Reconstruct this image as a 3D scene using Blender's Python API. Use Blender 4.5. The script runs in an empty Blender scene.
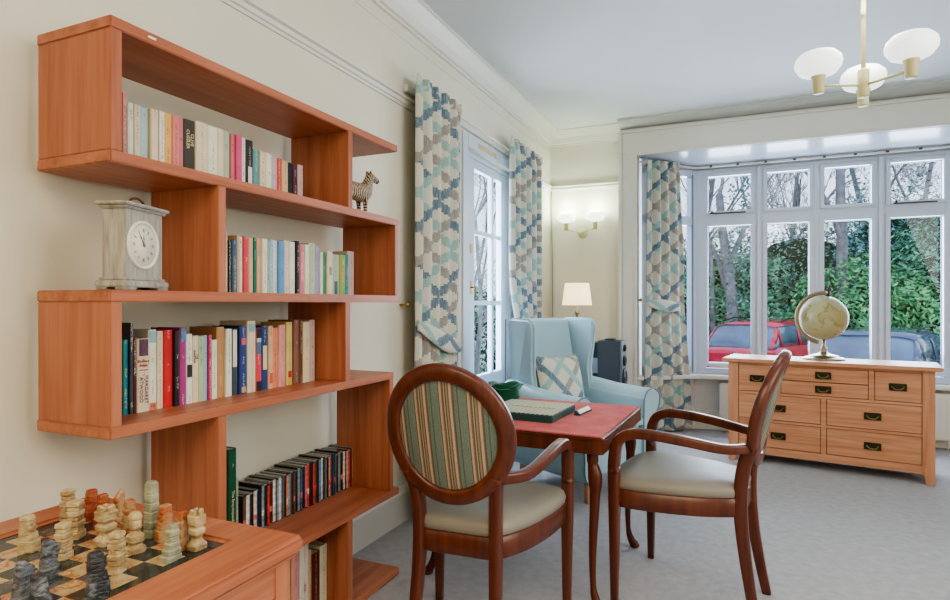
import bpy, bmesh, math, random
from math import sin, cos, pi, radians, atan2, sqrt, hypot
from mathutils import Vector, Matrix, noise
SC = bpy.context.scene
COL = SC.collection
# ------------------------------------------------------------------ materials
def lin(c):
    return tuple(((x / 12.92) if x <= 0.04045 else ((x + 0.055) / 1.055) ** 2.4) for x in c)
def hexc(h):
    return lin(tuple(int(h[i:i + 2], 16) / 255 for i in (0, 2, 4)))
class NT:
    def __init__(s, name):
        s.m = bpy.data.materials.new(name); s.m.use_nodes = True
        s.t = s.m.node_tree; s.t.nodes.clear()
        s.out = s.n('ShaderNodeOutputMaterial')
    def n(s, typ, **kw):
        nd = s.t.nodes.new(typ)
        for k, v in kw.items():
            if k.startswith('i_'):
                key = k[2:]
                key = int(key) if key.isdigit() else key.replace('_', ' ')
                nd.inputs[key].default_value = v
            else: setattr(nd, k, v)
        return nd
    def l(s, a, b): s.t.links.new(a, b)
    def bsdf(s, col=(.8, .8, .8), rough=.5, spec=.5, metal=0, **kw):
        b = s.n('ShaderNodeBsdfPrincipled')
        b.inputs['Base Color'].default_value = (*col, 1)
        b.inputs['Roughness'].default_value = rough
        b.inputs['Specular IOR Level'].default_value = spec
        b.inputs['Metallic'].default_value = metal
        for k, v in kw.items(): b.inputs[k.replace('_', ' ')].default_value = v
        s.l(b.outputs[0], s.out.inputs[0]); s.b = b
        return b
    def ramp(s, fac, stops, const=False):
        r = s.n('ShaderNodeValToRGB'); e = r.color_ramp.elements
        if const: r.color_ramp.interpolation = 'CONSTANT'
        while len(e) < len(stops): e.new(.5)
        for q, (p, c) in zip(e, stops): q.position = p; q.color = (*c, 1)
        s.l(fac, r.inputs[0]); return r.outputs[0]
    def math(s, op, a, b=None, c=None):
        m = s.n('ShaderNodeMath', operation=op)
        for i, v in enumerate((a, b, c)):
            if v is None: continue
            if isinstance(v, (int, float)): m.inputs[i].default_value = v
            else: s.l(v, m.inputs[i])
        return m.outputs[0]
    def mix(s, fac, a, b, typ='MIX'):
        m = s.n('ShaderNodeMix', data_type='RGBA', blend_type=typ)
        if isinstance(fac, (int, float)): m.inputs[0].default_value = fac
        else: s.l(fac, m.inputs[0])
        for i, v in ((6, a), (7, b)):
            if isinstance(v, tuple): m.inputs[i].default_value = (*v, 1)
            else: s.l(v, m.inputs[i])
        return m.outputs[2]
    def bump(s, h, strength=.2, dist=.01):
        b = s.n('ShaderNodeBump'); b.inputs['Strength'].default_value = strength
        b.inputs['Distance'].default_value = dist
        s.l(h, b.inputs['Height']); s.l(b.outputs[0], s.b.inputs['Normal'])
    def noise(s, vec, scale, detail=3, rough=.5):
        n = s.n('ShaderNodeTexNoise'); n.inputs['Scale'].default_value = scale
        n.inputs['Detail'].default_value = detail; n.inputs['Roughness'].default_value = rough
        if vec is not None: s.l(vec, n.inputs['Vector'])
        return n.outputs[0]
    def coord(s, which='Object', scale=None):
        t = s.n('ShaderNodeTexCoord').outputs[which]
        if scale is None: return t
        m = s.n('ShaderNodeMapping'); m.inputs['Scale'].default_value = scale
        s.l(t, m.inputs[0]); return m.outputs[0]
_cache = {}
def plain(name, col, rough=.5, spec=.4, metal=0, var=.06, nscale=12, bump=0, **kw):
    key = (name, col, rough)
    if key in _cache: return _cache[key]
    t = NT(name); t.bsdf(col, rough, spec, metal, **kw)
    if var:
        n = t.noise(t.coord(), nscale)
        t.l(t.ramp(n, [(.3, tuple(c * (1 - var) for c in col)), (.7, tuple(min(1, c * (1 + var)) for c in col))]), t.b.inputs['Base Color'])
        if bump: t.bump(t.noise(t.coord(), nscale * 8), bump, .004)
    _cache[key] = t.m
    return t.m
def wood(name, dark, mid, light, axis='Z', rough=.38, scale=1.0, spec=.4, contrast=1.0):
    t = NT(name); t.bsdf(mid, rough, spec)
    a, b = .7 * scale, 14 * scale
    sc = {'X': (a, b, b), 'Y': (b, a, b), 'Z': (b, b, a)}[axis]
    v = t.coord('Object', sc)
    n1 = t.noise(v, 1.6, 6, .62)
    w = t.n('ShaderNodeTexNoise'); t.l(v, w.inputs['Vector']); w.inputs['Scale'].default_value = 5; w.inputs['Detail'].default_value = 8
    c1 = t.ramp(n1, [(.25, dark), (.5, mid), (.78, light)])
    c2 = t.ramp(w.outputs[0], [(.38, tuple(c * .88 for c in dark)), (.58, light)])
    t.l(t.mix(.22 * contrast, c1, c2), t.b.inputs['Base Color'])
    t.bump(w.outputs[0], .05, .003)
    return t.m
# ------------------------------------------------------------------ objects
def tag(o, label=None, cat=None, group=None, kind=None):
    if label: o['label'] = label
    if cat: o['category'] = cat
    if group: o['group'] = group
    if kind: o['kind'] = kind
    return o
def empty(name, loc=(0, 0, 0), rz=0, label=None, cat=None, group=None, kind=None, parent=None):
    o = bpy.data.objects.new(name, None); COL.objects.link(o)
    o.empty_display_size = .1
    o.location = loc; o.rotation_euler = (0, 0, rz)
    if parent: o.parent = parent
    return tag(o, label, cat, group, kind)
def catmull(pts, n=8, closed=False):
    P = [Vector(p) for p in pts]; out = []
    N = len(P)
    rng = range(N) if closed else range(N - 1)
    for i in rng:
        if closed: p0, p1, p2, p3 = P[(i - 1) % N], P[i], P[(i + 1) % N], P[(i + 2) % N]
        else:
            p1, p2 = P[i], P[i + 1]
            p0 = P[i - 1] if i > 0 else p1 * 2 - p2
            p3 = P[i + 2] if i + 2 < N else p2 * 2 - p1
        for k in range(n):
            t = k / n
            out.append(.5 * ((2 * p1) + (p2 - p0) * t + (2 * p0 - 5 * p1 + 4 * p2 - p3) * t * t + (3 * p1 - p0 - 3 * p2 + p3) * t ** 3))
    if not closed: out.append(P[-1].copy())
    return out
class MB:
    def __init__(s): s.v = []; s.f = []; s.uv = {}; s.sm = []
    def quad(s, a, b, c, d, smooth=False):
        i = len(s.v); s.v += [tuple(a), tuple(b), tuple(c), tuple(d)]; s.f.append((i, i + 1, i + 2, i + 3)); s.sm.append(smooth)
        return s
    def box(s, x0, x1, y0, y1, z0, z1):
        i = len(s.v)
        s.v += [(x0, y0, z0), (x1, y0, z0), (x1, y1, z0), (x0, y1, z0), (x0, y0, z1), (x1, y0, z1), (x1, y1, z1), (x0, y1, z1)]
        for f in ((0, 3, 2, 1), (4, 5, 6, 7), (0, 1, 5, 4), (1, 2, 6, 5), (2, 3, 7, 6), (3, 0, 4, 7)):
            s.f.append(tuple(i + k for k in f)); s.sm.append(False)
        return s
    def rings(s, rs, cap=True, closed=True, smooth=True, loop=False):
        """rs: list of rings (equal point count)"""
        i = len(s.v); n = len(rs[0])
        for r in rs: s.v += [tuple(p) for p in r]
        R = len(rs)
        for a in range(R if loop else R - 1):
            b = (a + 1) % R
            for k in range(n if closed else n - 1):
                q = (k + 1) % n
                s.f.append((i + a * n + k, i + a * n + q, i + b * n + q, i + b * n + k)); s.sm.append(smooth)
        if cap and not loop and closed:
            s.f.append(tuple(i + k for k in range(n))[::-1]); s.sm.append(False)
            s.f.append(tuple(i + (R - 1) * n + k for k in range(n))); s.sm.append(False)
        return s
    def sweep(s, pts, sizes, up=(0, 0, 1), n=14, e=2.0, loop=False, smooth=True, cap=True):
        """sizes (a,b) half sizes: a sideways, b along up ; e superellipse exponent"""
        P = [Vector(p) for p in pts]; N = len(P); up = Vector(up); rs = []
        if not isinstance(sizes, list): sizes = [sizes] * N
        for i, p in enumerate(P):
            if loop: t = (P[(i + 1) % N] - P[i - 1])
            else: t = P[min(i + 1, N - 1)] - P[max(i - 1, 0)]
            t.normalize()
            side = t.cross(up)
            if side.length < 1e-4: side = Vector((1, 0, 0))
            side.normalize(); u = side.cross(t).normalized()
            a, b = sizes[i] if isinstance(sizes[i], tuple) else (sizes[i], sizes[i])
            r = []
            for k in range(n):
                th = 2 * pi * (k + .5) / n; c, q = cos(th), sin(th)
                cx = abs(c) ** (2 / e) * (1 if c > 0 else -1); sy = abs(q) ** (2 / e) * (1 if q > 0 else -1)
                r.append(p + side * a * cx + u * b * sy)
            rs.append(r)
        return s.rings(rs, cap=cap, smooth=smooth, loop=loop)
    def tube(s, pts, r, n=10, loop=False, cap=True):
        P = [Vector(p) for p in pts]; N = len(P)
        R = r if isinstance(r, list) else [r] * N
        rs = []; prev = None
        for i, p in enumerate(P):
            t = (P[(i + 1) % N] - P[i - 1]) if loop else (P[min(i + 1, N - 1)] - P[max(i - 1, 0)])
            t.normalize()
            if prev is None: prev = t.orthogonal()
            prev = (prev - t * prev.dot(t)).normalized(); w = t.cross(prev)
            rs.append([p + (prev * cos(2 * pi * k / n) + w * sin(2 * pi * k / n)) * R[i] for k in range(n)])
        return s.rings(rs, cap=cap, loop=loop)
    def lathe(s, prof, n=24, c=(0, 0, 0), sx=1, sy=1, smooth=True):
        rs = [[(c[0] + max(r, 1e-4) * cos(2 * pi * k / n) * sx, c[1] + max(r, 1e-4) * sin(2 * pi * k / n) * sy, c[2] + z) for k in range(n)] for r, z in prof]
        return s.rings(rs, smooth=smooth)
    def prism(s, poly, a, b, axis='Z', smooth=False):
        """poly 2D points, extruded from a to b along axis"""
        def P(p, h):
            return {'Z': (p[0], p[1], h), 'X': (h, p[0], p[1]), 'Y': (p[0], h, p[1])}[axis]
        i = len(s.v); n = len(poly)
        s.v += [P(p, a) for p in poly] + [P(p, b) for p in poly]
        for k in range(n):
            q = (k + 1) % n
            s.f.append((i + k, i + q, i + n + q, i + n + k)); s.sm.append(smooth)
        s.f.append(tuple(i + k for k in range(n))[::-1]); s.sm.append(False)
        s.f.append(tuple(i + n + k for k in range(n))); s.sm.append(False)
        return s
    def xform(s, M, start=0):
        for i in range(start, len(s.v)): s.v[i] = tuple(M @ Vector(s.v[i]))
        return s
    def build(s, name, mat, parent=None, bevel=0, seg=2, subsurf=0, loc=None, rot=None, **tg):
        me = bpy.data.meshes.new(name); me.from_pydata(s.v, [], s.f); me.validate(verbose=False)
        if len(me.polygons) == len(s.sm): me.polygons.foreach_set('use_smooth', s.sm)
        bm = bmesh.new(); bm.from_mesh(me); bmesh.ops.recalc_face_normals(bm, faces=bm.faces)
        if bevel: bmesh.ops.bevel(bm, geom=[e for e in bm.edges if len(e.link_faces) == 2 and e.calc_face_angle(0) > .6], offset=bevel, segments=seg, affect='EDGES', clamp_overlap=True)
        bm.to_mesh(me); bm.free()
        if s.uv:
            l = me.uv_layers.new(name='UVMap')
            for p in me.polygons:
                for li in p.loop_indices:
                    vi = me.loops[li].vertex_index
                    l.data[li].uv = s.uv.get(vi, (0, 0))
        me.materials.append(mat)
        o = bpy.data.objects.new(name, me); COL.objects.link(o)
        if parent: o.parent = parent
        if loc: o.location = loc
        if rot: o.rotation_euler = rot
        if subsurf:
            m = o.modifiers.new('sub', 'SUBSURF'); m.levels = subsurf; m.render_levels = subsurf
        return tag(o, **tg)
def kids(o): return [c for c in bpy.data.objects if c.parent == o]
def copy_tree(o, parent=None):
    ch = kids(o); c = o.copy(); COL.objects.link(c); c.parent = parent
    for k in ch: copy_tree(k, c)
    return c
def text_obj(body, size, mat, parent, loc, rot, name='lettering', depth=.0006, align='CENTER', sx=1.0):
    cu = bpy.data.curves.new('t', 'FONT'); cu.body = body; cu.size = size; cu.align_x = align; cu.align_y = 'CENTER'; cu.extrude = depth
    cu.resolution_u = 2
    to = bpy.data.objects.new('t', cu); COL.objects.link(to)
    dg = bpy.context.evaluated_depsgraph_get(); dg.update()
    me = bpy.data.meshes.new_from_object(to.evaluated_get(dg)); bpy.data.objects.remove(to)
    me.name = name; me.materials.clear(); me.materials.append(mat)
    o = bpy.data.objects.new(name, me); COL.objects.link(o); o.parent = parent
    o.location = loc; o.rotation_euler = rot; o.scale = (sx, 1, 1)
    return o
# ------------------------------------------------------------------ camera
PSI = atan2(265, 603)
cd = bpy.data.cameras.new('camera'); cam = bpy.data.objects.new('camera', cd); COL.objects.link(cam)
cd.sensor_width = 36; cd.lens = 36 * 603 / 950; cam.location = (0, 0, 1.30)
cam.rotation_euler = (pi / 2, 0, PSI); cd.shift_y = (303 - 300) / 950
cd.clip_start = .05; cd.clip_end = 300
SC.camera = cam
# ------------------------------------------------------------------ room shell
def wallmat(name, c, bump=.02):
    t = NT(name); t.bsdf(c, .75, .25)
    n = t.noise(t.coord(), 1.3, 2)
    t.l(t.ramp(n, [(.3, tuple(x * .97 for x in c)), (.7, tuple(min(1, x * 1.02) for x in c))]), t.b.inputs['Base Color'])
    t.bump(t.noise(t.coord(), 90), bump, .002); return t.m
M_WALL = wallmat('wall_paint', hexc('DDDACA'))
M_WALLUP = wallmat('wall_paint_upper', hexc('DCDCD4'))
M_CEIL = wallmat('ceiling_paint', hexc('D3D8DC'))
M_TRIM = plain('white_gloss_trim', hexc('DCDBD3'), .35, .5, var=.02, nscale=2)
M_UPVC = plain('shade_tinted_frame', hexc('C5CFDF'), .3, .5, var=.02, nscale=2)  # bluish base, shade on the inner frame faces put into the colour
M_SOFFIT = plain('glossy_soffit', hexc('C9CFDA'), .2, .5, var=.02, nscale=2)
t = NT('carpet'); c = hexc('B3B1B0')
t.bsdf(c, .95, .05)
v = t.coord(); n = t.noise(v, 260, 2); n2 = t.noise(v, 22, 4)
k = t.ramp(n, [(.3, hexc('97969A')), (.7, hexc('C6C5C6'))])
k2 = t.ramp(n2, [(.3, hexc('A3A2A6')), (.7, hexc('C0BFC1'))])
t.l(t.mix(.5, k, k2), t.b.inputs['Base Color']); t.bump(n, .6, .008); M_CARPET = t.m
t = NT('window_glass')
g = t.n('ShaderNodeBsdfGlossy'); g.inputs['Roughness'].default_value = .02; g.inputs['Color'].default_value = (.9, .95, 1, 1)
tr = t.n('ShaderNodeBsdfTransparent'); tr.inputs[0].default_value = (.93, .97, 1, 1)
lw = t.n('ShaderNodeLayerWeight'); lw.inputs[0].default_value = .5; fr_ = t.math('MULTIPLY_ADD', t.math('POWER', lw.outputs['Facing'], 4), .45, .035)
mx = t.n('ShaderNodeMixShader'); t.l(fr_, mx.inputs[0]); t.l(tr.outputs[0], mx.inputs[1]); t.l(g.outputs[0], mx.inputs[2]); t.l(mx.outputs[0], t.out.inputs[0])
M_GLASS = t.m
def S(mb, name, mat, **kw): return mb.build(name, mat, kind='structure', **kw)
XL, YB, YW, ZC = -1.85, 6.2, 6.12, 3.10
XR, Y0 = 3.4, -2.6
FX0, FX1, FZ = 4.06, 5.30, 2.46     # french window opening along the left wall (Y range), head height
BX0, BX1, BZ = -.93, 2.45, 2.76     # bay opening along X
WY = 6.66; WX0, WX1 = -.42, 1.80    # bay window front plane and corner posts
S(MB().box(XL - .3, XR + .2, Y0 - .2, 7.2, -.1, 0), 'floor', M_CARPET)
S(MB().box(XL - .3, XR + .2, Y0 - .2, YB + .2, ZC, ZC + .1), 'ceiling', M_CEIL)
m = MB()
m.box(XL - .14, XL, Y0, FX0, 0, ZC); m.box(XL - .14, XL, FX1, YB + .2, 0, ZC); m.box(XL - .14, XL, FX0, FX1, FZ, ZC)
S(m, 'wall_left', M_WALL)
m = MB()
m.box(XL, -1.10, YB, YB + .2, 0, ZC)
S(m, 'wall_back', M_WALL)
m = MB()
m.box(-1.10, BX0, YW, YB + .2, 0, ZC); m.box(BX1, XR, YW, YB + .2, 0, ZC); m.box(BX0, BX1, YW, YB + .2, BZ, ZC)
S(m, 'wall_front', M_WALLUP)
S(MB().box(XR, XR + .2, Y0, YB + .2, 0, ZC), 'wall_right', M_WALL)
S(MB().box(XL - .3, XR + .2, Y0 - .2, Y0, 0, ZC), 'wall_rear', M_WALL)
# bay: low wall following the splayed plan
def along(pts, z0, z1, th, name, mat, out=1):
    """wall strip following plan polyline; thickness outward (+Y)"""
    m = MB()
    for (a, b) in zip(pts[:-1], pts[1:]):
        d = (Vector(b) - Vector(a)).normalized(); nn = Vector((-d.y, d.x)) * th * out
        a1 = Vector(a); b1 = Vector(b)
        q = [a1, b1, b1 + nn, a1 + nn]
        m.prism([(p.x, p.y) for p in q], z0, z1)
    return S(m, name, mat)
bay = [(BX0, YW + .02), (WX0 - .02, WY), (WX1 + .02, WY), (BX1, YW + .02)]
bay_o = [(x, y) for x, y in bay]
along(bay_o, 0, .53, .25, 'wall_bay', wallmat('bay_wall_paint', hexc('D9DAD8')))
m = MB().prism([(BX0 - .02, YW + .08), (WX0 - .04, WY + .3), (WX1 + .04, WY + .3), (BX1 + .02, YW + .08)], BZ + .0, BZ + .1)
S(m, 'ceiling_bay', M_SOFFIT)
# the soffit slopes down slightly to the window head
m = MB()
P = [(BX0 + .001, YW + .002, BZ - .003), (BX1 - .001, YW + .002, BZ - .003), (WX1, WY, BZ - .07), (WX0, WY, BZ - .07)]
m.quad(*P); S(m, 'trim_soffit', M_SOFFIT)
# sill
m = MB()
q = [(BX0 + .0, YW - .03), (WX0 + .05, WY - .17), (WX1 - .05, WY - .17), (BX1, YW - .03), (BX1, YW + .2), (WX1, WY + .1), (WX0, WY + .1), (BX0, YW + .2)]
m.prism(q, .535, .572)
S(m, 'sill_bay', M_TRIM, bevel=.006)
bpy.data.objects['sill_bay'].name = 'trim_sill'
# architrave round the bay opening (stepped mouldings)
m = MB()
m.box(-1.11, -1.075, YW - .05, YW, 0, 2.985); m.box(-1.075, BX0 - .028, YW - .026, YW, 0, BZ + .02); m.box(BX0 - .03, BX0, YW - .04, YW + .01, 0, BZ + .02)
m.box(-1.11, XR, YW - .05, YW, 2.985, 3.01); m.box(-1.075, XR, YW - .03, YW, BZ + .02, 2.985); m.box(BX0, BX1, YW - .041, YW + .01, BZ, BZ + .022)
m.box(BX1, BX1 + .03, YW - .04, YW + .01, 0, BZ)
S(m, 'trim_architrave', M_TRIM, bevel=.004)
# cornices, picture rails, skirting
def profile_along_y(prof, x, y0, y1, sgn=1):
    return MB().prism([(x + sgn * a, z) for a, z in prof], y0, y1, 'Y')
def profile_along_x(prof, y, x0, x1):
    m = MB(); i = 0
    return m.prism([(y - a, z) for a, z in prof], x0, x1, 'X')
corn = [(0, 3.10), (.12, 3.10), (.12, 3.088), (.105, 3.083), (.085, 3.06), (.055, 3.025), (.04, 2.99), (.035, 2.975), (.018, 2.97), (.018, 2.955), (0, 2.955)]
S(profile_along_y(corn, XL, Y0, YB), 'trim_cornice', M_TRIM)
S(profile_along_x(corn, YB, XL, -1.08), 'trim_cornice_alcove', M_TRIM)
corn2 = [(0, 3.10), (.16, 3.10), (.16, 3.08), (.14, 3.075), (.10, 3.055), (.04, 3.04), (.0, 3.035)]
S(profile_along_x(corn2, YW, -1.1, XR), 'trim_cornice_bay', plain('cornice_grey', hexc('BDC0BC'), .5, .4, var=.02))
rail = [(0, 2.475), (.010, 2.475), (.012, 2.488), (.022, 2.492), (.024, 2.502), (.014, 2.506), (.016, 2.516), (.032, 2.522), (.032, 2.532), (0, 2.532)]
S(profile_along_y(rail, XL, Y0, 3.25), 'trim_picture_rail', M_TRIM)
S(profile_along_x(rail, YB, XL, -1.10), 'trim_picture_rail_alcove', M_TRIM)
S(profile_along_y(rail, XL, 5.62, YB), 'trim_picture_rail_corner', M_TRIM)
S(MB().box(XL, XL + .005, Y0, YB, 2.882, 2.890), 'trim_bead', M_TRIM)
base = [(0, 0), (.022, 0), (.022, .17), (.014, .19), (.008, .21), (0, .215)]
S(profile_along_y(base, XL, Y0, FX0 - .09), 'baseboard_left', M_TRIM)
S(profile_along_x(base, YB, XL, -1.10), 'baseboard_back', M_TRIM)
m = MB()
for (a, b) in zip(bay[:-1], bay[1:]):
    d = (Vector(b) - Vector(a)).normalized(); nn = Vector((d.y, -d.x)) * .02
    a1, b1 = Vector(a), Vector(b)
    m.prism([(p.x, p.y) for p in (a1, b1, b1 + nn, a1 + nn)], 0, .2)
S(m, 'baseboard_bay', M_TRIM)
# ---------------- french window (left wall)
w = empty('window_1', (0, 0, 0), kind='structure')
GX = XL - .075
m = MB()
m.box(XL - .0, XL + .012, FX0 - .09, FX0, 0, FZ + .1).box(XL - .0, XL + .012, FX1, FX1 + .06, 0, FZ + .1).box(XL - .0, XL + .012, FX0, FX1, FZ, FZ + .1)
m.box(XL - .12, XL - .028, FX0, FX0 + .12, 0, FZ).box(XL - .12, XL - .03, FX1 - .24, FX1 - .0, 0, FZ).box(XL - .06, XL - .015, FX1 - .10, FX1, 0, FZ).box(XL - .12, XL - .04, FX0, FX1, FZ - .04, FZ).box(XL - .14, XL - .02, FX0, FX1, 0, .04)
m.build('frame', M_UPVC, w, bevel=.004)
ya, yb = 4.18, 5.06
if True:
    m = MB()
    m.box(GX - .025, GX + .025, ya, 4.31, .04, FZ - .04).box(GX - .025, GX + .025, 4.89, yb, .04, FZ - .04).box(GX - .02, GX + .02, 4.685, 4.725, .72, FZ - .11)
    m.box(GX - .024, GX + .024, 4.31, 4.89, FZ - .11, FZ - .04).box(GX - .024, GX + .024, 4.31, 4.89, .04, .72)
    for z in (1.86, 1.30): m.box(GX - .018, GX + .018, 4.31, 4.89, z - .018, z + .018)
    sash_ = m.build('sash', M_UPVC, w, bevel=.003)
    for a_, b_ in ((4.31, 4.685), (4.725, 4.89)): MB().quad((GX, a_, .72), (GX, b_, .72), (GX, b_, FZ - .11), (GX, a_, FZ - .11)).build('pane', M_GLASS, sash_)
M_BRASS = plain('aged_brass', hexc('A58A55'), .35, .5, 1.0, var=.1)
m = MB()
for z in (1.72, 1.42): m.box(GX + .025, GX + .034, ya + .03, ya + .075, z - .035 * (1.4 - .4 * (z > 1.5)), z + .035 * (1.4 - .4 * (z > 1.5)))
m.tube([(GX + .034, ya + .05, 1.42), (GX + .07, ya + .05, 1.42), (GX + .07, ya + .05, 1.34)], .007, 8)
m.build('latch', M_BRASS, w)
# curtain batten above french window
S(MB().box(XL, XL + .03, 3.14, 5.65, 2.57, 2.615), 'trim_batten', M_TRIM, bevel=.003)
bt = bpy.data.objects['trim_batten']
m = MB()
m.tube([(XL + .06, 3.16, 2.60), (XL + .06, 5.6, 2.60)], .006, 8); m.build('curtain_track', M_TRIM, bt)
MB().box(XL + .012, XL + .014, 4.25, 4.62, 2.485, 2.525).build('bare_patch', plain('bare_plaster_patch', hexc('CDBB93'), .9, .1, var=.15, nscale=25), bt)
# ---------------- bay window
w2 = empty('window_2', (0, 0, 0), kind='structure')
z0, zt0, zt1, z1 = .572, 2.10, 2.19, 2.665
GY = WY + .04
m = MB()
PX = [(-.301, .101), (.245, .611), (.737, 1.119), (1.268, 1.667)]
MUL = [(.173, .042), (.674, .030), (1.1935, .042)]
fy0, fy1 = WY - .03, WY + .06
m.box(-.42, PX[0][0] - .02, fy0 - .01, fy1, z0, z1); m.box(PX[-1][1] + .02, 1.80, fy0 - .01, fy1, z0, z1)
m.box(-.42, 1.80, fy0, fy1, z0, .63); m.box(-.42, 1.80, fy0, fy1, 2.12, 2.205); m.box(-.42, 1.80, fy0, fy1, 2.625, z1)
for x, hw in MUL: m.box(x - hw, x + hw, fy0 - .005, fy1, z0, z1)
for x, hw in MUL[0:1] + MUL[2:]: m.box(x - .018, x + .018, fy0 - .03, fy1, z0, z1)
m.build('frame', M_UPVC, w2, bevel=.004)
gask = plain('grey_gasket', hexc('6F7883'), .5, .3, var=0)
def sash(x0, x1, za, zb, fw=.035):
    m = MB(); a0, a1, b0, b1 = x0 - fw, x1 + fw, za - fw, zb + fw
    m.box(a0, x0, fy0 - .02, fy1 - .01, b0, b1).box(x1, a1, fy0 - .02, fy1 - .01, b0, b1).box(x0, x1, fy0 - .02, fy1 - .01, b0, za).box(x0, x1, fy0 - .02, fy1 - .01, zb, b1)
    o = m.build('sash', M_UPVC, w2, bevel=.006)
    MB().quad((x0, GY, za), (x1, GY, za), (x1, GY, zb), (x0, GY, zb)).build('pane', M_GLASS, o)
    m = MB()
    for q in ((x0, x0 + .004, za, zb), (x1 - .004, x1, za, zb), (x0, x1, za, za + .004), (x0, x1, zb - .004, zb)):
        m.box(q[0], q[1], GY - .03, GY - .005, q[2], q[3])
    m.build('gasket', gask, o)
    return o
for i, (x0, x1) in enumerate(PX):
    sash(x0, x1, .69, 2.085, .04)
    o = sash(x0, x1, 2.235, 2.59, .035)
    if i in (0, 3):
        MB().box(x0 + .02, x1 - .05, fy0 - .035, fy0 - .022, 2.205, 2.217).tube([(x0 + .04, fy0 - .04, 2.211), (x0 + .04, fy0 - .04, 2.235)], .008, 8).build('stay', plain('dark_metal', hexc('4A4640'), .4, .5, .6), o)
# splayed side windows
def side(ax, ay, bx, by, nm):
    a, b = Vector((ax, ay)), Vector((bx, by)); L = (b - a).length; ang = atan2(by - ay, bx - ax)
    par = empty('side_light', (ax, ay, 0), ang, parent=w2)
    par['kind'] = 'structure'
    m = MB(); f = .07
    m.box(0, f, -.034, .06, z0, z1).box(L - f, L, -.034, .06, z0, z1).box(0, L, 0, .06, 2.64, BZ + .1).box(0, L, -.03, .06, z0, .66).box(0, L, -.03, .06, zt0, zt1).box(0, L, -.03, .06, 2.6, z1)
    m.box(L / 2 + .05, L / 2 + .075, -.045, .06, z0, z1)
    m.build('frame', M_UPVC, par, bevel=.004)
    for gx_ in (f, L - f, L / 2 + .08): MB().box(gx_ - .004, gx_ + .004, -.04, -.02, z0 + .02, 2.62).build('gasket', gask, par)
    MB().quad((f, .015, .66), (L - f, .015, .66), (L - f, .015, 2.6), (f, .015, 2.6)).build('pane', M_GLASS, par)
side(BX0 + .06, YW + .09, -.42, WY, 'l'); side(1.80, WY, BX1 - .06, YW + .09, 'r')
# curtain rail round the bay
m = MB(); pl = [(BX0 + .02, YW + .03, 2.705), (WX0 + .0, WY - .10, 2.68), (WX1, WY - .10, 2.68), (BX1 - .02, YW + .03, 2.705)]
m.sweep(catmull(pl[:1] + pl[1:], 1), (.012, .01), n=8, e=4); rl = m.build('trim_curtain_rail', M_TRIM, kind='structure')
m = MB()
for i in range(9): 
    x = WX0 + .15 + i * .25; m.box(x - .012, x + .012, WY - .125, WY - .1, 2.672, 2.69)
m.build('rail_bracket', plain('dark_metal', hexc('4A4640'), .4, .5, .6), rl)
# opening for bay top above window head
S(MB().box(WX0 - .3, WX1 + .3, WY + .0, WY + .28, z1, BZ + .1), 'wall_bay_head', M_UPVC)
# ------------------------------------------------------------------ patterned fabric
def ikat(name, su, sv, offu=0, offv=0, band_=.14, KU=11, KV=11):
    t = NT(name); t.bsdf((.8, .8, .8), .9, .1)
    uv = t.n('ShaderNodeTexCoord').outputs['UV']
    sp = t.n('ShaderNodeSeparateXYZ'); t.l(uv, sp.inputs[0])
    jit = t.noise(t.coord('UV', (60, 4, 1)), 5, 1)
    u = t.math('MULTIPLY', t.math('ADD', sp.outputs[0], offu), 1 / su); v = t.math('MULTIPLY', t.math('ADD', sp.outputs[1], offv), 1 / sv)
    uq = t.math('DIVIDE', t.math('FLOOR', t.math('MULTIPLY', u, KU)), KU)
    vq = t.math('DIVIDE', t.math('FLOOR', t.math('MULTIPLY', v, KV)), KV)
    A = t.math('ADD', uq, vq); B = t.math('SUBTRACT', uq, vq)
    def band(x):
        f = t.math('ABSOLUTE', t.math('SUBTRACT', t.math('FRACT', x), .5))  # 0..0.5
        return t.math('LESS_THAN', f, band_)
    def colr(x, o):
        f = t.math('FRACT', t.math('MULTIPLY', t.math('ADD', t.math('FLOOR', x), o), 1 / 3.0))
        return t.ramp(f, [(0, hexc('90B2AE')), (.2, hexc('62798A')), (.55, hexc('949089'))], True)
    cream = t.ramp(t.noise(t.coord('UV', (1, 1, 1)), 300, 2), [(.3, hexc('C6C3B4')), (.7, hexc('D3D0C3'))])
    drift = t.noise(t.coord('UV', (1, 1, 1)), 3.0, 1)
    c = t.mix(band(A), cream, colr(A, .15)); c = t.mix(band(B), c, colr(B, 1.15))
    # faded warp-dyed edges
    c = t.mix(t.math('MULTIPLY', t.math('GREATER_THAN', jit, .53), .25), c, hexc('C9CBC2'))
    t.l(c, t.b.inputs['Base Color'])
    t.b.inputs['Sheen Weight'].default_value = .1
    t.bump(t.noise(t.coord('UV', (1, 1, 1)), 900, 1), .15, .001)
    return t.m
M_IKAT = ikat('ikat_curtain_fabric', .41, .205, 0, 0, .15, 30, 16)
M_IKATP = ikat('ikat_cushion_fabric', .19, .19, .05, .03, .15, 16, 16)
M_LINING = plain('white_curtain_lining', hexc('DDE1EA'), .9, .1, var=.02)
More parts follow.
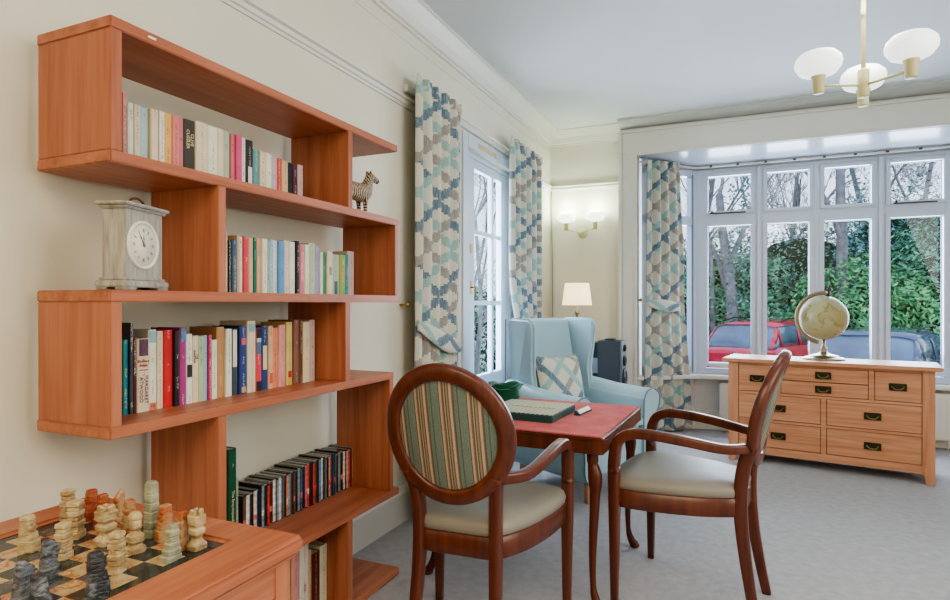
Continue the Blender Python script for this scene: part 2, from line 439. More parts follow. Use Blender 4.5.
def curtain(label, a, b, z0, z1, tie=None, nf=6, flare=(0, 0), amp=.045, hook=None, wflat=.85):
    """a,b plan points; tie=(z, sag, gather side 0/1, amount)"""
    A = Vector((*a, 0)); B = Vector((*b, 0)); d = (B - A); L = d.length; d.normalize(); nrm = Vector((d.y, -d.x, 0))
    NU, NV = nf * 14, 70
    m = MB()
    rnd = random.Random(int(L * 1000)); ph = [rnd.uniform(-.5, .5) for _ in range(nf + 1)]; am = [rnd.uniform(.7, 1.25) for _ in range(nf + 2)]
    def pt(u, z):
        h = (z1 - z) / (z1 - z0)
        f = u * nf; ii = min(int(f), nf - 1)
        a_ = amp * (am[ii] * (1 - (f - ii)) + am[ii + 1] * (f - ii))
        pleat = min(1, h / .035)
        # head is pinch pleated, opens up below
        w = sin(2 * pi * f + ph[ii] * .6 * h * 3)
        off = a_ * (.55 + .45 * pleat) * w + .012 * sin(4 * pi * f + 1) * (1 - pleat)
        uu = u + .012 * sin(7 * u + 5 * h) * h
        s0, s1 = -flare[0] * h, L + flare[1] * h
        if tie:
            zt, sag, side, amt = tie
            g = math.exp(-((z - zt) / .32) ** 2) if z > zt else math.exp(-((z - zt) / .5) ** 2)
            g2 = math.exp(-((z - zt + sag * (abs(uu - (1 if side else 0)))) / .05) ** 2)
            if side: s0 += amt * L * g
            else: s1 -= amt * L * g
            off *= (1 - .35 * g); off -= .02 * g2 * 0
            off *= 1 - .35 * g2
        p = A + d * (s0 + (s1 - s0) * uu) + nrm * off
        return (p.x, p.y, z)
    for j in range(NV + 1):
        z = z1 + (z0 - z1) * (j / NV)
        for i in range(NU + 1):
            zz = z
            if j == 0: zz += .012 * cos(2 * pi * i / NU * nf)
            m.v.append(pt(i / NU, zz)[:2] + (zz,)); m.uv[len(m.v) - 1] = (i / NU * wflat, z)
    for j in range(NV):
        for i in range(NU):
            q = j * (NU + 1) + i; m.f.append((q, q + 1, q + NU + 2, q + NU + 1)); m.sm.append(True)
    root = m.build('curtain', M_IKAT, label=label, cat='curtain')
    so = root.modifiers.new('s', 'SOLIDIFY'); so.thickness = .004
    # header tape
    hm = MB(); 
    for j in range(3):
        for i in range(NU + 1):
            x, y, _ = pt(i / NU, z1 - .01); hm.v.append((x - nrm.x * -.004, y - nrm.y * -.004, z1 + .015 - j * .035)); hm.uv[len(hm.v) - 1] = (i / NU * wflat, j * .03)
    for j in range(2):
        for i in range(NU):
            q = j * (NU + 1) + i; hm.f.append((q, q + 1, q + NU + 2, q + NU + 1)); hm.sm.append(True)
    ho = hm.build('pleated_heading', M_IKAT, root)
    if tie:
        zt, sag, side, amt = tie
        bm_ = MB(); K = 40
        for j in range(5):
            for i in range(K + 1):
                u = i / K; uu = u if not side else u
                k = abs(u - (1 if side else 0))     # distance from the hook side
                zc = zt - sag * sin(min(1, k * 1.0) * pi * .5) + .0
                s0, s1 = 0, L
                if side: s0 += amt * L * .9
                else: s1 -= amt * L * .9
                bulge = amp * .9 * sin(pi * min(1, max(0, u))) ** .5 + .022
                p = A + d * (s0 - .01 + (s1 - s0 + .02) * u) + nrm * bulge
                bm_.v.append((p.x, p.y, zc + (.03 + .03 * sin(pi * u)) * (1 - j / 2))); bm_.uv[len(bm_.v) - 1] = (u * L * 1.1, .1 + j * .03)
        for j in range(4):
            for i in range(K):
                q = j * (K + 1) + i; bm_.f.append((q, q + 1, q + K + 2, q + K + 1)); bm_.sm.append(True)
        tb = bm_.build('tieback', M_IKAT, root); so = tb.modifiers.new('s', 'SOLIDIFY'); so.thickness = .006
        if hook:
            hk = MB().tube([hook, (hook[0] + nrm.x * .05 + .0, hook[1] + nrm.y * .05, hook[2])], .006, 8)
            hk.lathe([(0, -.018), (.014, -.012), (.018, 0), (.014, .012), (0, .018)], 12, (hook[0] + nrm.x * .05, hook[1] + nrm.y * .05, hook[2]))
            hk.build('tieback_hook', M_BRASS, tb)
    return root
curtain('patterned curtain left of the tall side window, tied back beside the bookshelf', (XL + .10, 3.11), (XL + .10, 3.73), .02, 2.64, (1.17, .16, 0, .06), 5, (0, .02), .030, (XL, 3.10, 1.29))
curtain('patterned curtain right of the tall side window, hanging behind the blue armchair', (XL + .10, 4.70), (XL + .10, 5.56), .02, 2.68, (1.0, .12, 1, .22), 6, (0, 0), .034)
curtain('patterned curtain in the left splay of the bay window, tied back', (-.84, 6.15), (-.565, 6.40), .02, 2.70, (1.30, .04, 0, .06), 4, (.03, .16), .028, (BX0, 6.15, 1.33), wflat=.88)
# telephone wire down the alcove corner
MB().tube(catmull([(XL + .02, YB - .02, 2.55), (XL + .015, YB - .012, 2.3), (XL + .03, YB - .012, 1.6), (XL + .03, YB - .012, .25)], 8), .004, 6).build('trailing_cable', plain('green_grey_cable', hexc('6E7A63'), .5), label='thin grey green cable hanging down the alcove corner from the picture rail', cat='cable')

# ------------------------------------------------------------------ bookshelf
M_SHELF = wood('cherry_shelf_wood', hexc('8A4E38'), hexc('AC694C'), hexc('BC8062'), 'Y', .4, 1, .35, .6)
M_SHELFV = wood('cherry_panel_wood', hexc('8A4E38'), hexc('AC694C'), hexc('BC8062'), 'Z', .4, 1, .35, .6)
SX = -1.494; SBX = -1.80
bs = empty('bookshelf', (-1.647, 1.76, 0), label='stepped open cherry wood bookshelf of staggered shelves along the left wall', cat='bookshelf')
def lb(x0, x1, y0, y1, z0_, z1_): return MB().box(x0 + 1.647, x1 + 1.647, y0 - 1.76, y1 - 1.76, z0_, z1_)
SH = [(2.018, 2.05, 2.482), (1.668, 1.70, 2.498), (1.303, 1.335, 2.498), (.943, .975, 2.45), (.388, .42, 2.498), (.004, .036, 2.498)]
for z0_, z1_, ye in SH: lb(SBX, SX, 1.05, ye, z0_, z1_).build('shelf', M_SHELF, bs, bevel=.003)
for (y0, y1, za, zb) in ((1.052, 1.085, 1.70, 2.018), (2.09, 2.122, 1.70, 2.018), (1.405, 1.438, 1.335, 1.668), (2.464, 2.496, 1.335, 1.668), (1.052, 1.085, .975, 1.303), (2.07, 2.105, .975, 1.303),
                        (1.405, 1.44, .42, .943), (2.416, 2.448, .42, .943), (1.052, 1.085, .036, .388), (2.09, 2.123, .036, .388)):
    lb(SBX + .002, SX - .002, y0, y1, za, zb).build('upright', M_SHELFV, bs, bevel=.002)
MB().box(-.004, .0, -.012, .012, -.003, .003).build('paper_scrap', plain('white_paper', (.8, .8, .78)), bs, loc=(SX + 1.649 + .002, 1.17 - 1.76, 2.034))

# ------------------------------------------------------------------ dresser
M_OAK = wood('light_oak', hexc('A66C4A'), hexc('C08764'), hexc('CE9A7A'), 'X', .45, 1, .4, 1.3)
M_OAKV = wood('light_oak_upright', hexc('A66C4A'), hexc('C08764'), hexc('CE9A7A'), 'Z', .45)
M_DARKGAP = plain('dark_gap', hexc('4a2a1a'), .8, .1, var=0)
M_HAND = plain('antique_black_brass', hexc('3E3A28'), .4, .5, .8, var=.1)
# local: x to the right along the front, y toward the back, origin left front foot
DA = Vector((-.088, 5.45)); DB = Vector((1.268, 5.225)); DL = (DB - DA).length
dr = empty('dresser', (DA.x, DA.y, 0), atan2(DB.y - DA.y, DB.x - DA.x), label='light oak sideboard dresser with seven drawers under the bay window', cat='dresser')
H = .845; D = .43; T = .03; pw = .075
MB().box(-.045, DL + .045, -.04, D + .02, H - T, H).build('top', M_OAK, dr, bevel=.006)
for x in (0, DL - pw):
    m = MB()
    sgn = 1 if x == 0 else -1; xo = 0 if x == 0 else DL; xi = xo + sgn * pw
    for (y0, y1) in ((0, .05), (D - .05, D)):
        m.prism([(xo, .0), (xo + sgn * .052, .0), (xo + sgn * .062, .055), (xi, .075), (xi, H - T), (xo, H - T)], y0, y1, 'Y')
    m.build('corner_post', M_OAKV, dr, bevel=.003)
    MB().box(xo + sgn * .008, xo + sgn * .028, .05, D - .05, .09, H - T).build('side_panel', M_OAKV, dr)
MB().box(.01, DL - .01, D - .02, D - .008, .09, H - T).build('back_panel', M_OAK, dr)
fm = MB()
def rail_(x0, x1, z0_, z1_): fm.box(x0, x1, .002, .04, z0_, z1_)
ix0, ix1 = pw, DL - pw
rail_(ix0, ix1, .075, .135); rail_(ix0, ix1, .338, .358); rail_(ix0, ix1, .558, .578); rail_(ix0, ix1, .795, H - T)
rows = [(.135, .338), (.358, .558)]
xm = (ix0 + ix1) / 2
x1_, x2_ = ix0 + (ix1 - ix0) * .245, ix0 + (ix1 - ix0) * .752
for a, b in rows: rail_(xm - .018, xm + .018, a, b)
rail_(x1_ - .015, x1_ + .015, .578, .795); rail_(x2_ - .018, x2_ + .018, .578, .795)
fm.build('front_rails', M_OAK, dr, bevel=.002)
MB().box(ix0, ix1, .045, .05, .10, .80).build('gap_shade_sheet', M_DARKGAP, dr)  # dark sheet whose colour stands in for shade in the drawer gaps
def handle(par, x, z):
    m = MB().box(x - .054, x + .054, -.006, .0, z - .027, z + .027)
    m.build('handle_plate', M_HAND, par, bevel=.002)
    a = [(x - .036, -.006, z + .006), (x - .034, -.02, z + .002), (x - .02, -.024, z - .012), (x, -.025, z - .015), (x + .02, -.024, z - .012), (x + .034, -.02, z + .002), (x + .036, -.006, z + .006)]
    MB().tube(catmull(a, 4), .0038, 8).build('handle', plain('worn_brass', hexc('8D8157'), .35, .5, 1), par)
def drawer(x0, x1, za, zb):
    g = .003
    o = MB().box(x0 + g, x1 - g, .004, .03, za + g, zb - g).build('drawer', M_OAK, dr, bevel=.003)
    handle(o, (x0 + x1) / 2, (za + zb) / 2)
for a, b in rows: drawer(ix0, xm - .018, a, b); drawer(xm + .018, ix1, a, b)
drawer(ix0, x1_ - .015, .578, .795); drawer(x2_ + .018, ix1, .578, .795)
drawer(x1_ + .015, x2_ - .018, .578, .686); drawer(x1_ + .015, x2_ - .018, .686, .795)

# ------------------------------------------------------------------ terrestrial globe on the dresser
gl = empty('desk_globe', (.62, 5.60, H), radians(-20), label='antique cream globe on a round brass stand on top of the dresser', cat='globe')
t = NT('antique_globe_map'); t.bsdf(hexc('CFC7A0'), .35, .4)
v = t.coord(); land = t.noise(v, 5.5, 6, .6)
c = t.ramp(land, [(.0, hexc('A3A07C')), (.5, hexc('ADA983')), (.53, hexc('8A8258')), (.56, hexc('A59A6C')), (.7, hexc('AC9766'))])
t.l(c, t.b.inputs['Base Color']); M_GLOBE = t.m
R = .176; gc = Vector((0, 0, .335))
prof = [(R * sin(pi * i / 24), -R * cos(pi * i / 24)) for i in range(25)]
ball = MB().lathe(prof, 48).build('globe_ball', M_GLOBE, gl, loc=gc, rot=(0, radians(23), 0))
M_BR2 = plain('polished_brass', hexc('A69C84'), .3, .5, 1, var=.08)
m = MB()
ax = radians(23)
arc = [(-(R + .025) * sin(a + ax * 0) , 0, (R + .025) * cos(a)) for a in [pi * k / 24 for k in range(0, 25)]]
m.sweep(arc, (.018, .006), up=(0, 1, 0), n=8, e=4)
mer = m.build('meridian_arm', M_BR2, gl, loc=gc, rot=(0, radians(10), 0))
MB().tube([(0, 0, R), (0, 0, R + .06)], .009, 10).lathe([(0, .0), (.016, .004), (.018, .02), (.008, .035), (.012, .045), (0, .06)], 14, (0, 0, R + .04)).build('finial', plain('dark_metal', hexc('4A4640'), .4, .5, .6), gl, loc=gc, rot=(0, radians(10), 0))
MB().lathe([(.15, 0), (.152, .008), (.14, .016), (.11, .02), (.105, .03), (.075, .038), (.04, .048), (.025, .06), (.022, .075), (.03, .085), (.018, .095), (.012, .11), (.012, .16), (0, .165)], 40).build('stand', M_BR2, gl)

# ------------------------------------------------------------------ chairs
M_MAHO = wood('mahogany', hexc('3E1E14'), hexc('5E2E1E'), hexc('74402A'), 'Z', .28, .8, .5)
M_LEATHER = plain('grey_beige_leather', hexc('89847A'), .42, .5, var=.04, nscale=8)
t = NT('striped_tweed'); t.bsdf((.5, .5, .5), .95, .1)
v = t.coord(); sp = t.n('ShaderNodeSeparateXYZ'); t.l(v, sp.inputs[0])
fx = t.math('FRACT', t.math('MULTIPLY', t.math('ADD', sp.outputs[0], .5), 1 / .095))
st = [(0, '7A877E'), (.18, '5E5C50'), (.21, 'C2A68C'), (.29, '8A7866'), (.33, '70695C'), (.38, 'B3A28E'), (.42, '665C50'), (.46, 'A08C78'), (.52, '776E62'), (.57, 'C6AC94'), (.66, '837466'), (.70, '6A5F54'), (.74, '78867C'), (.86, '5C6A5E'), (.9, '7A877E')]
c = t.ramp(fx, [(p, hexc(h)) for p, h in st], True)
wv = t.noise(t.coord('Object', (1, 1, 1)), 420, 2)
t.l(t.mix(.3, c, t.ramp(wv, [(.35, hexc('6A665E')), (.65, hexc('FFFFFF'))]), 'MULTIPLY'), t.b.inputs['Base Color']); t.bump(wv, .6, .003)
M_TWEED = t.m
def ring(z, pts, sc=1.0): return [(p[0] * sc, (p[1] - .03) * sc + .03, z) for p in pts]
def make_chair():
    r = empty('armchair', (0, 0, 0))
    half = [(.0, -.235), (.12, -.232), (.165, -.205), (.225, -.10), (.268, .04), (.29, .17), (.285, .25), (.235, .30), (.12, .318), (0, .322)]
    full = half + [(-x, y) for x, y in half[-2:0:-1]]
    out = [(p.x, p.y) for p in catmull([(x, y, 0) for x, y in full], 4, True)]
    MB().rings([ring(.425, out, .97), ring(.43, out, .985), ring(.50, out, .985), ring(.503, out, .97)]).build('seat_rail', M_MAHO, r)
    MB().rings([ring(.500, out, .94), ring(.505, out, .975), ring(.525, out, .985), ring(.545, out, .96), ring(.556, out, .88), ring(.562, out, .7), ring(.566, out, .4), ring(.567, out, .1)]).build('seat', M_LEATHER, r)
    for s in (-1, 1):
        # front leg with arm in one sweep
        pts = catmull([(s * .283, .262, 0), (s * .283, .262, .25), (s * .285, .262, .48), (s * .287, .262, .62), (s * .286, .245, .705), (s * .283, .195, .742), (s * .278, .11, .748), (s * .265, -.03, .735), (s * .235, -.17, .715), (s * .166, -.258, .715)], 5)
        n = len(pts); sz = []
        for p in pts:
            if p.z < .47 and p.y > .2: k = p.z / .47; sz.append((.015 + .009 * k, .015 + .009 * k))
            elif p.z < .68 and p.y > .2: sz.append((.024, .024))
            else:
                k = min(1, max(0, (.25 - p.y) / .45)); sz.append((.023 - .004 * k, .021 - .004 * k))
        cut = next(i for i, p in enumerate(pts) if p.z > .58)
        MB().sweep(pts[:cut + 1], sz[:cut + 1], up=(0, 1, 0), n=16, e=5).build('front_leg', M_MAHO, r)
        # arm swept in the x = const plane, up rotates with path
        MB().sweep(pts[cut - 1:], sz[cut - 1:], up=(s * 1, 0, 0.0), n=16, e=5).build('arm', M_MAHO, r)
        pts = catmull([(s * .172, -.285, 0), (s * .160, -.262, .12), (s * .148, -.238, .27), (s * .143, -.222, .42), (s * .143, -.222, .55), (s * .150, -.24, .66), (s * .165, -.268, .73)], 5)
        sz = [(.017 + .004 * min(1, p.z / .4), .019 + .008 * min(1, p.z / .45)) for p in pts]
        MB().sweep(pts, sz, up=(0, 1, 0), n=16, e=4).build('rear_leg', M_MAHO, r)
    # oval back, leaning; local plane coords (a, b) -> world
    lean = radians(13.5); cz, cy = .86, -.305
    def bp(a, b, o=0):  # o = offset toward the back
        curve = -.035 * (1 - (a / .23) ** 2) * 1.0
        return (a, cy - b * sin(lean) - (o) * cos(lean) + curve + .02, cz + b * cos(lean) - o * sin(lean) * 1)
    N = 72; rx, rz = .205, .222; rs = []
    for k in range(N):
        th = 2 * pi * k / N; ca, sa = cos(th), sin(th)
        ww = .029
        sec = []
        for j in range(14):
            ph = 2 * pi * (j + .5) / 14; e = 3.2
            cx = abs(cos(ph)) ** (2 / e) * (1 if cos(ph) > 0 else -1); sx = abs(sin(ph)) ** (2 / e) * (1 if sin(ph) > 0 else -1)
            sec.append(bp((rx + ww * cx) * ca, (rz + ww * cx) * sa, .021 * sx))
        rs.append(sec)
    m = MB(); m.rings(rs, loop=True); m.build('back_frame', M_MAHO, r)
    def padf(o0, nm, mat, bul):
        m = MB(); rings = []
        for q in (1.0, .97, .85, .65, .4, .15):
            o = o0 + bul * (1 - q ** 4)
            rings.append([bp((rx - .02) * q * cos(2 * pi * k / 48), (rz - .02) * q * sin(2 * pi * k / 48), o) for k in range(48)])
        m.rings([[bp((rx - .02) * cos(2 * pi * k / 48), (rz - .02) * sin(2 * pi * k / 48), 0) for k in range(48)]] + rings)
        return m.build(nm, mat, r)
    padf(.006, 'back_cover', M_TWEED, .006); padf(-.006, 'back_pad', M_TWEED2, -.02)
    return r
M_TWEED2 = M_TWEED
ch1 = make_chair(); ch1.location = (-.912, 2.115, 0); ch1.rotation_euler = (0, 0, radians(2.9))
tag(ch1, 'mahogany oval-back armchair seen from behind, striped fabric back, grey leather seat', 'chair', 'oval-back chairs at the games table')
ch2 = copy_tree(ch1); ch2.location = (-.196, 2.865, 0); ch2.rotation_euler = (0, 0, radians(82))
tag(ch2, 'mahogany oval-back armchair seen from the side, right of the red table', 'chair')
MB().box(-.02, .02, -.001, .001, -.028, 0).build('care_label', plain('black_label', (.03, .03, .03), .6), ch2, loc=(.262, -.06, .428), rot=(0, 0, radians(80)))

# ------------------------------------------------------------------ games table
TX0, TX1, TY0, TY1, TZ = -1.39, -.50, 2.50, 3.35, .745
tb = empty('games_table', ((TX0 + TX1) / 2, (TY0 + TY1) / 2, 0), radians(-2), label='mahogany card table with a red baize top between the two oval-back chairs', cat='table')
hx, hy = (TX1 - TX0) / 2, (TY1 - TY0) / 2
fe = NT('red_baize'); fe.bsdf(hexc('C96C6C'), .95, .1); nn = fe.noise(fe.coord(), 14, 4)
fe.l(fe.ramp(nn, [(.3, hexc('C26465')), (.7, hexc('D07877'))]), fe.b.inputs['Base Color']); fe.bump(fe.noise(fe.coord(), 500), .3, .001)
m = MB().box(-hx, hx, -hy, hy, TZ - .022, TZ - .004); m.build('top', M_MAHO, tb, bevel=.004)
MB().box(-hx + .012, hx - .012, -hy + .012, hy - .012, TZ - .006, TZ).build('baize', fe.m, tb, bevel=.002)
m = MB()
for a in (-1, 1):
    m.box(-hx + .01, hx - .01, a * (hy - .012) - .01, a * (hy - .012) + .01, TZ - .075, TZ - .02)
    m.box(a * (hx - .012) - .01, a * (hx - .012) + .01, -hy + .01, hy - .01, TZ - .075, TZ - .02)
m.build('apron', M_MAHO, tb, bevel=.002)
M_DKMAHO = wood('dark_mahogany', hexc('3A1A10'), hexc('542616'), hexc('6E3620'), 'Z', .25)
for sx in (-1, 1):
    for sy in (-1, 1):
        x, y = sx * (hx - .06), sy * (hy - .06)
        ctrl = [(x, y, TZ - .02), (x, y, .63), (x + sx * .012, y + sy * .006, .56), (x + sx * .010, y + sy * .005, .45), (x, y, .25), (x + sx * .002, y, .10), (x + sx * .018, y + sy * .006, .035), (x + sx * .035, y + sy * .012, .012)]
        P_ = catmull(ctrl, 6); sz = []
        for p in P_:
            if p.z > .62: q = .024
            elif p.z > .5: q = .021 + .008 * sin((.62 - p.z) / .12 * pi)
            elif p.z > .1: q = .012 + .010 * (p.z - .1) / .4
            else: q = .012 + .010 * (.1 - p.z) / .1
            sz.append((q, q))
        MB().sweep(P_, sz, up=(0, 1, 0), n=14, e=2.6).lathe([(.018, 0), (.026, .006), (.026, .014), (.015, .022)], 16, (x + sx * .032, y + sy * .011, 0)).build('leg', M_DKMAHO, tb)

# ------------------------------------------------------------------ word game on the table
M_GRN = plain('dark_green_plastic', hexc('1F4F4C'), .35, .5, var=.05)
t = NT('tile_grid_board'); t.bsdf(hexc('8FA39B'), .5, .3)
v = t.coord(); sp = t.n('ShaderNodeSeparateXYZ'); t.l(v, sp.inputs[0])
gx = t.math('ABSOLUTE', t.math('SUBTRACT', t.math('FRACT', t.math('MULTIPLY', sp.outputs[0], 1 / .0235)), .5)); gy = t.math('ABSOLUTE', t.math('SUBTRACT', t.math('FRACT', t.math('MULTIPLY', sp.outputs[1], 1 / .0235)), .5))
dot = t.math('MULTIPLY', t.math('LESS_THAN', gx, .22), t.math('LESS_THAN', gy, .22))
t.l(t.mix(dot, hexc('B9B9A4'), hexc('5F8077')), t.b.inputs['Base Color']); M_GRID = t.m
wg = empty('word_game_board', (-.96, 2.87, TZ), radians(-3), label='green square word game board with a grid of tile sockets on the red table', cat='board game')
MB().prism([(-.178, -.178), (.178, -.178), (.178, .178), (-.178, .178)], .0, .034).build('base', M_GRN, wg, bevel=.003)
MB().box(-.176, .176, -.176, .176, .034, .038).build('playing_grid', M_GRID, wg, bevel=.001)
M_TILE = plain('cream_tile', hexc('CFC39B'), .4, .4, var=.05)
for i in range(10):
    MB().box(-.09 + i * .0235, -.07 + i * .0235, -.02, -.0, .038, .043).build('letter_tile', M_TILE, wg, bevel=.001)
rk = empty('tile_rack', (-.725, 3.01, TZ), radians(84), label='small green tile rack with cream tiles beside the word game board', cat='tile rack')
MB().prism([(-.016, 0), (.018, 0), (.014, .022), (.004, .024), (-.010, .008), (-.016, .008)], -.088, .088, 'X').build('rack', M_GRN, rk)
for i in range(7):
    MB().prism([(-.0125, .009), (-.0095, .0075), (.0045, .0225), (.0015, .025)], -.078 + i * .0215, -.058 + i * .0215, 'X').build('letter_tile', M_TILE, rk)
# green cloth bag slumped into a bowl shape
bg = MB(); rs = []
for j, (rr, zz) in enumerate([(.03, .0), (.062, .004), (.078, .03), (.076, .06), (.088, .085), (.098, .098), (.09, .10), (.072, .085), (.06, .06), (.03, .045)]):
    rs.append([((rr * (1 + .08 * sin(3 * a + j) + .03 * sin(11 * a + j * 2))) * cos(a), (rr * (1 + .06 * cos(2 * a))) * sin(a), zz + .008 * sin(4 * a + j * .4) * (j > 2)) for a in [2 * pi * k / 60 for k in range(60)]])
bg.rings(rs)
bag = bg.build('drawstring_bag', plain('green_velvet', hexc('0C5844'), .8, .2, var=.2, nscale=10, Sheen_Weight=.4), loc=(-1.21, 3.19, TZ), label='green fabric drawstring tile bag slumped open on the red table', cat='bag')
MB().tube(catmull([(.085 * cos(a), .085 * sin(a), .078 + .003 * sin(5 * a)) for a in [2 * pi * k / 16 for k in range(16)]], 3, True), .0035, 6, loop=True).build('drawstring', plain('green_cord', hexc('2E8C6C'), .8), bag)

# ------------------------------------------------------------------ wing armchair
M_BLUE = plain('pale_blue_leather', hexc('A4C3D1'), .4, .45, var=.03, nscale=4)
M_BLUEP = plain('grey_blue_piping', hexc('6F8790'), .5, .4)
wc = empty('wing_chair', (-1.045, 4.27, 0), radians(-118), label='pale blue wing-back armchair by the side window', cat='armchair')
def slab(m, poly, x0, x1):   # poly in (y,z)
    return m.prism(poly, x0, x1, 'X')
MB().box(-.31, .31, -.30, .33, .17, .42).build('seat_base', M_BLUE, wc, bevel=.015)
MB().box(-.275, .275, -.24, .36, .415, .53).build('seat_cushion', M_BLUE, wc, bevel=.04, seg=4)
back = [(-.24, .42), (-.31, .90), (-.36, 1.155), (-.385, 1.18), (-.43, 1.185), (-.46, 1.165), (-.42, .6), (-.36, .17), (-.26, .17)]
slab(MB(), back, -.265, .265).build('backrest', M_BLUE, wc, bevel=.015, seg=3)
for s in (-1, 1):
    wing = [(-.45, 1.17), (-.40, 1.19), (-.20, 1.185), (-.15, 1.165), (-.135, 1.12), (-.15, .95), (-.165, .80), (-.14, .66), (-.14, .45), (-.36, .17), (-.40, .45)]
    m = MB(); i0 = len(m.v)
    slab(m, wing, .26, .312)
    for i in range(len(m.v)):
        x, y, z = m.v[i]
        k = max(0, (y + .45) / .3) * max(0, (z - .6) / .6)
        m.v[i] = (s * (x + .04 * k), y, z)
    m.build('wing', M_BLUE, wc, bevel=.018, seg=3)
    # arm: straight panel with outward scroll
    arm = [(.265, .17), (.265, .58), (.272, .635), (.30, .675), (.35, .695), (.405, .685), (.445, .645), (.445, .59), (.42, .53), (.385, .46), (.355, .36), (.345, .17)]
    arm = [(s * x, z) for x, z in arm]
    m = MB(); pr = catmull([(a, 0, b) for a, b in arm], 3, True)
    rs = []
    for y, lift, g in ((-.36, .05, 1), (-.2, .035, 1), (0, .012, 1), (.2, 0, 1), (.33, -.004, 1), (.345, -.006, .985)):
        rs.append([(s * .32 + (p.x - s * .32) * g, y, (.4 + (p.z - .4) * g) + lift * max(0, (p.z - .5) * 5)) for p in pr])
    m.rings(rs); m.build('arm', M_BLUE, wc)
    MB().tube([(p.x, .347, p.z) for p in pr], .0055, 6, loop=True).build('piping', M_BLUEP, wc)
    MB().tube(catmull([(s * .322, -.455, .25), (s * .318, -.46, .8), (s * .322, -.452, 1.18)], 6), .006, 6).build('piping', M_BLUEP, wc)
    for y in (-.30, .30):
        MB().sweep([(s * .27, y * (1.0 if y > 0 else 1.05), .175), (s * .285, y * 1.03, 0)], [(.024, .024), (.014, .014)], up=(0, 1, 0), n=12, e=5).build('leg', wood('pale_beech_leg', hexc('A8765A'), hexc('BE8C6E'), hexc('CDA083'), 'Z') if s < 0 and y < 0 else bpy.data.materials['pale_beech_leg'], wc)
# cushion
cu = MB(); N = 24; rs = []
for side in (1, -1):
    for j in range(N + 1):
        for i in range(N + 1):
            a, b = i / N * 2 - 1, j / N * 2 - 1
            pinch = 1 - .10 * (1 - abs(a) ** 3) * abs(b) ** 6
            pinchx = 1 - .10 * (1 - abs(b) ** 3) * abs(a) ** 6
            th = .065 * ((1 - a ** 4) * (1 - b ** 4)) ** .55
            cu.v.append((a * .245 * pinchx, side * th, b * .225 * pinch)); cu.uv[len(cu.v) - 1] = (i / N * .42, j / N * .42)
for sd in range(2):
    o = sd * (N + 1) ** 2
    for j in range(N):
        for i in range(N):
            q = o + j * (N + 1) + i; cu.f.append((q, q + 1, q + N + 2, q + N + 1)); cu.sm.append(True)
# place against the backrest
th = radians(-118)
def wloc(x, y, z): return (-1.045 + x * cos(th) - y * sin(th), 4.27 + x * sin(th) + y * cos(th), z)
cush = cu.build('cushion', M_IKATP, loc=wloc(.06, -.14, .70), rot=(radians(14), radians(-3), radians(-114)), label='square cream cushion with grey and teal diamond lattice on the blue armchair', cat='cushion')
MB().tube([(.245 * x, 0, .225 * z) for x, z in [(-1, -1), (0, -.9), (1, -1), (.9, 0), (1, 1), (0, .9), (-1, 1), (-.9, 0)]], .004, 6, loop=True).build('piping', plain('cream_piping', hexc('BDB9AA'), .8), cush)
BOOK_HEX = {'pink': 'D59A94', 'ivory': 'DADCC8', 'cream': 'D8CBB0', 'blue': 'A9C3C6', 'white': 'DEDAD2', 'yellow': 'D9AE5C', 'salmon': 'D57F78', 'rose': 'C9747E', 'olive': '3D3B30', 'sage': 'A9B39A', 'hotpink': 'D0527F', 'black': '23201F', 'teal': '5F9497', 'lilac': 'B9AAB0', 'red': 'CC4A3F', 'tan': 'CDB08A', 'purple': '5A2E4C', 'greypink': 'C2ABA6', 'slate': '4B6076', 'scarlet': 'C23030', 'crimson': 'CF4A52', 'darkgreen': '1F6A4C', 'peach': 'DDAF90', 'lightblue': '9CC3D8', 'skyblue': '5E93C0', 'lavender': '9D93BC', 'green': '2A8B5A', 'brightteal': '2B8A93', 'darkslate': '3C4650', 'maroon': '5A221E', 'magenta': 'A23A7C', 'navy': '2C3F7C', 'kraft': 'B58B5C', 'coral': 'E58A6A', 'mauve': '8C6459', 'lime': '8CAA50', 'mag': 'B23A68', 'steel': '7F93A2', 'brown': '6B4A34', 'gold': 'D6C279', 'forest': '155238', 'moss': 'AFBE94'}
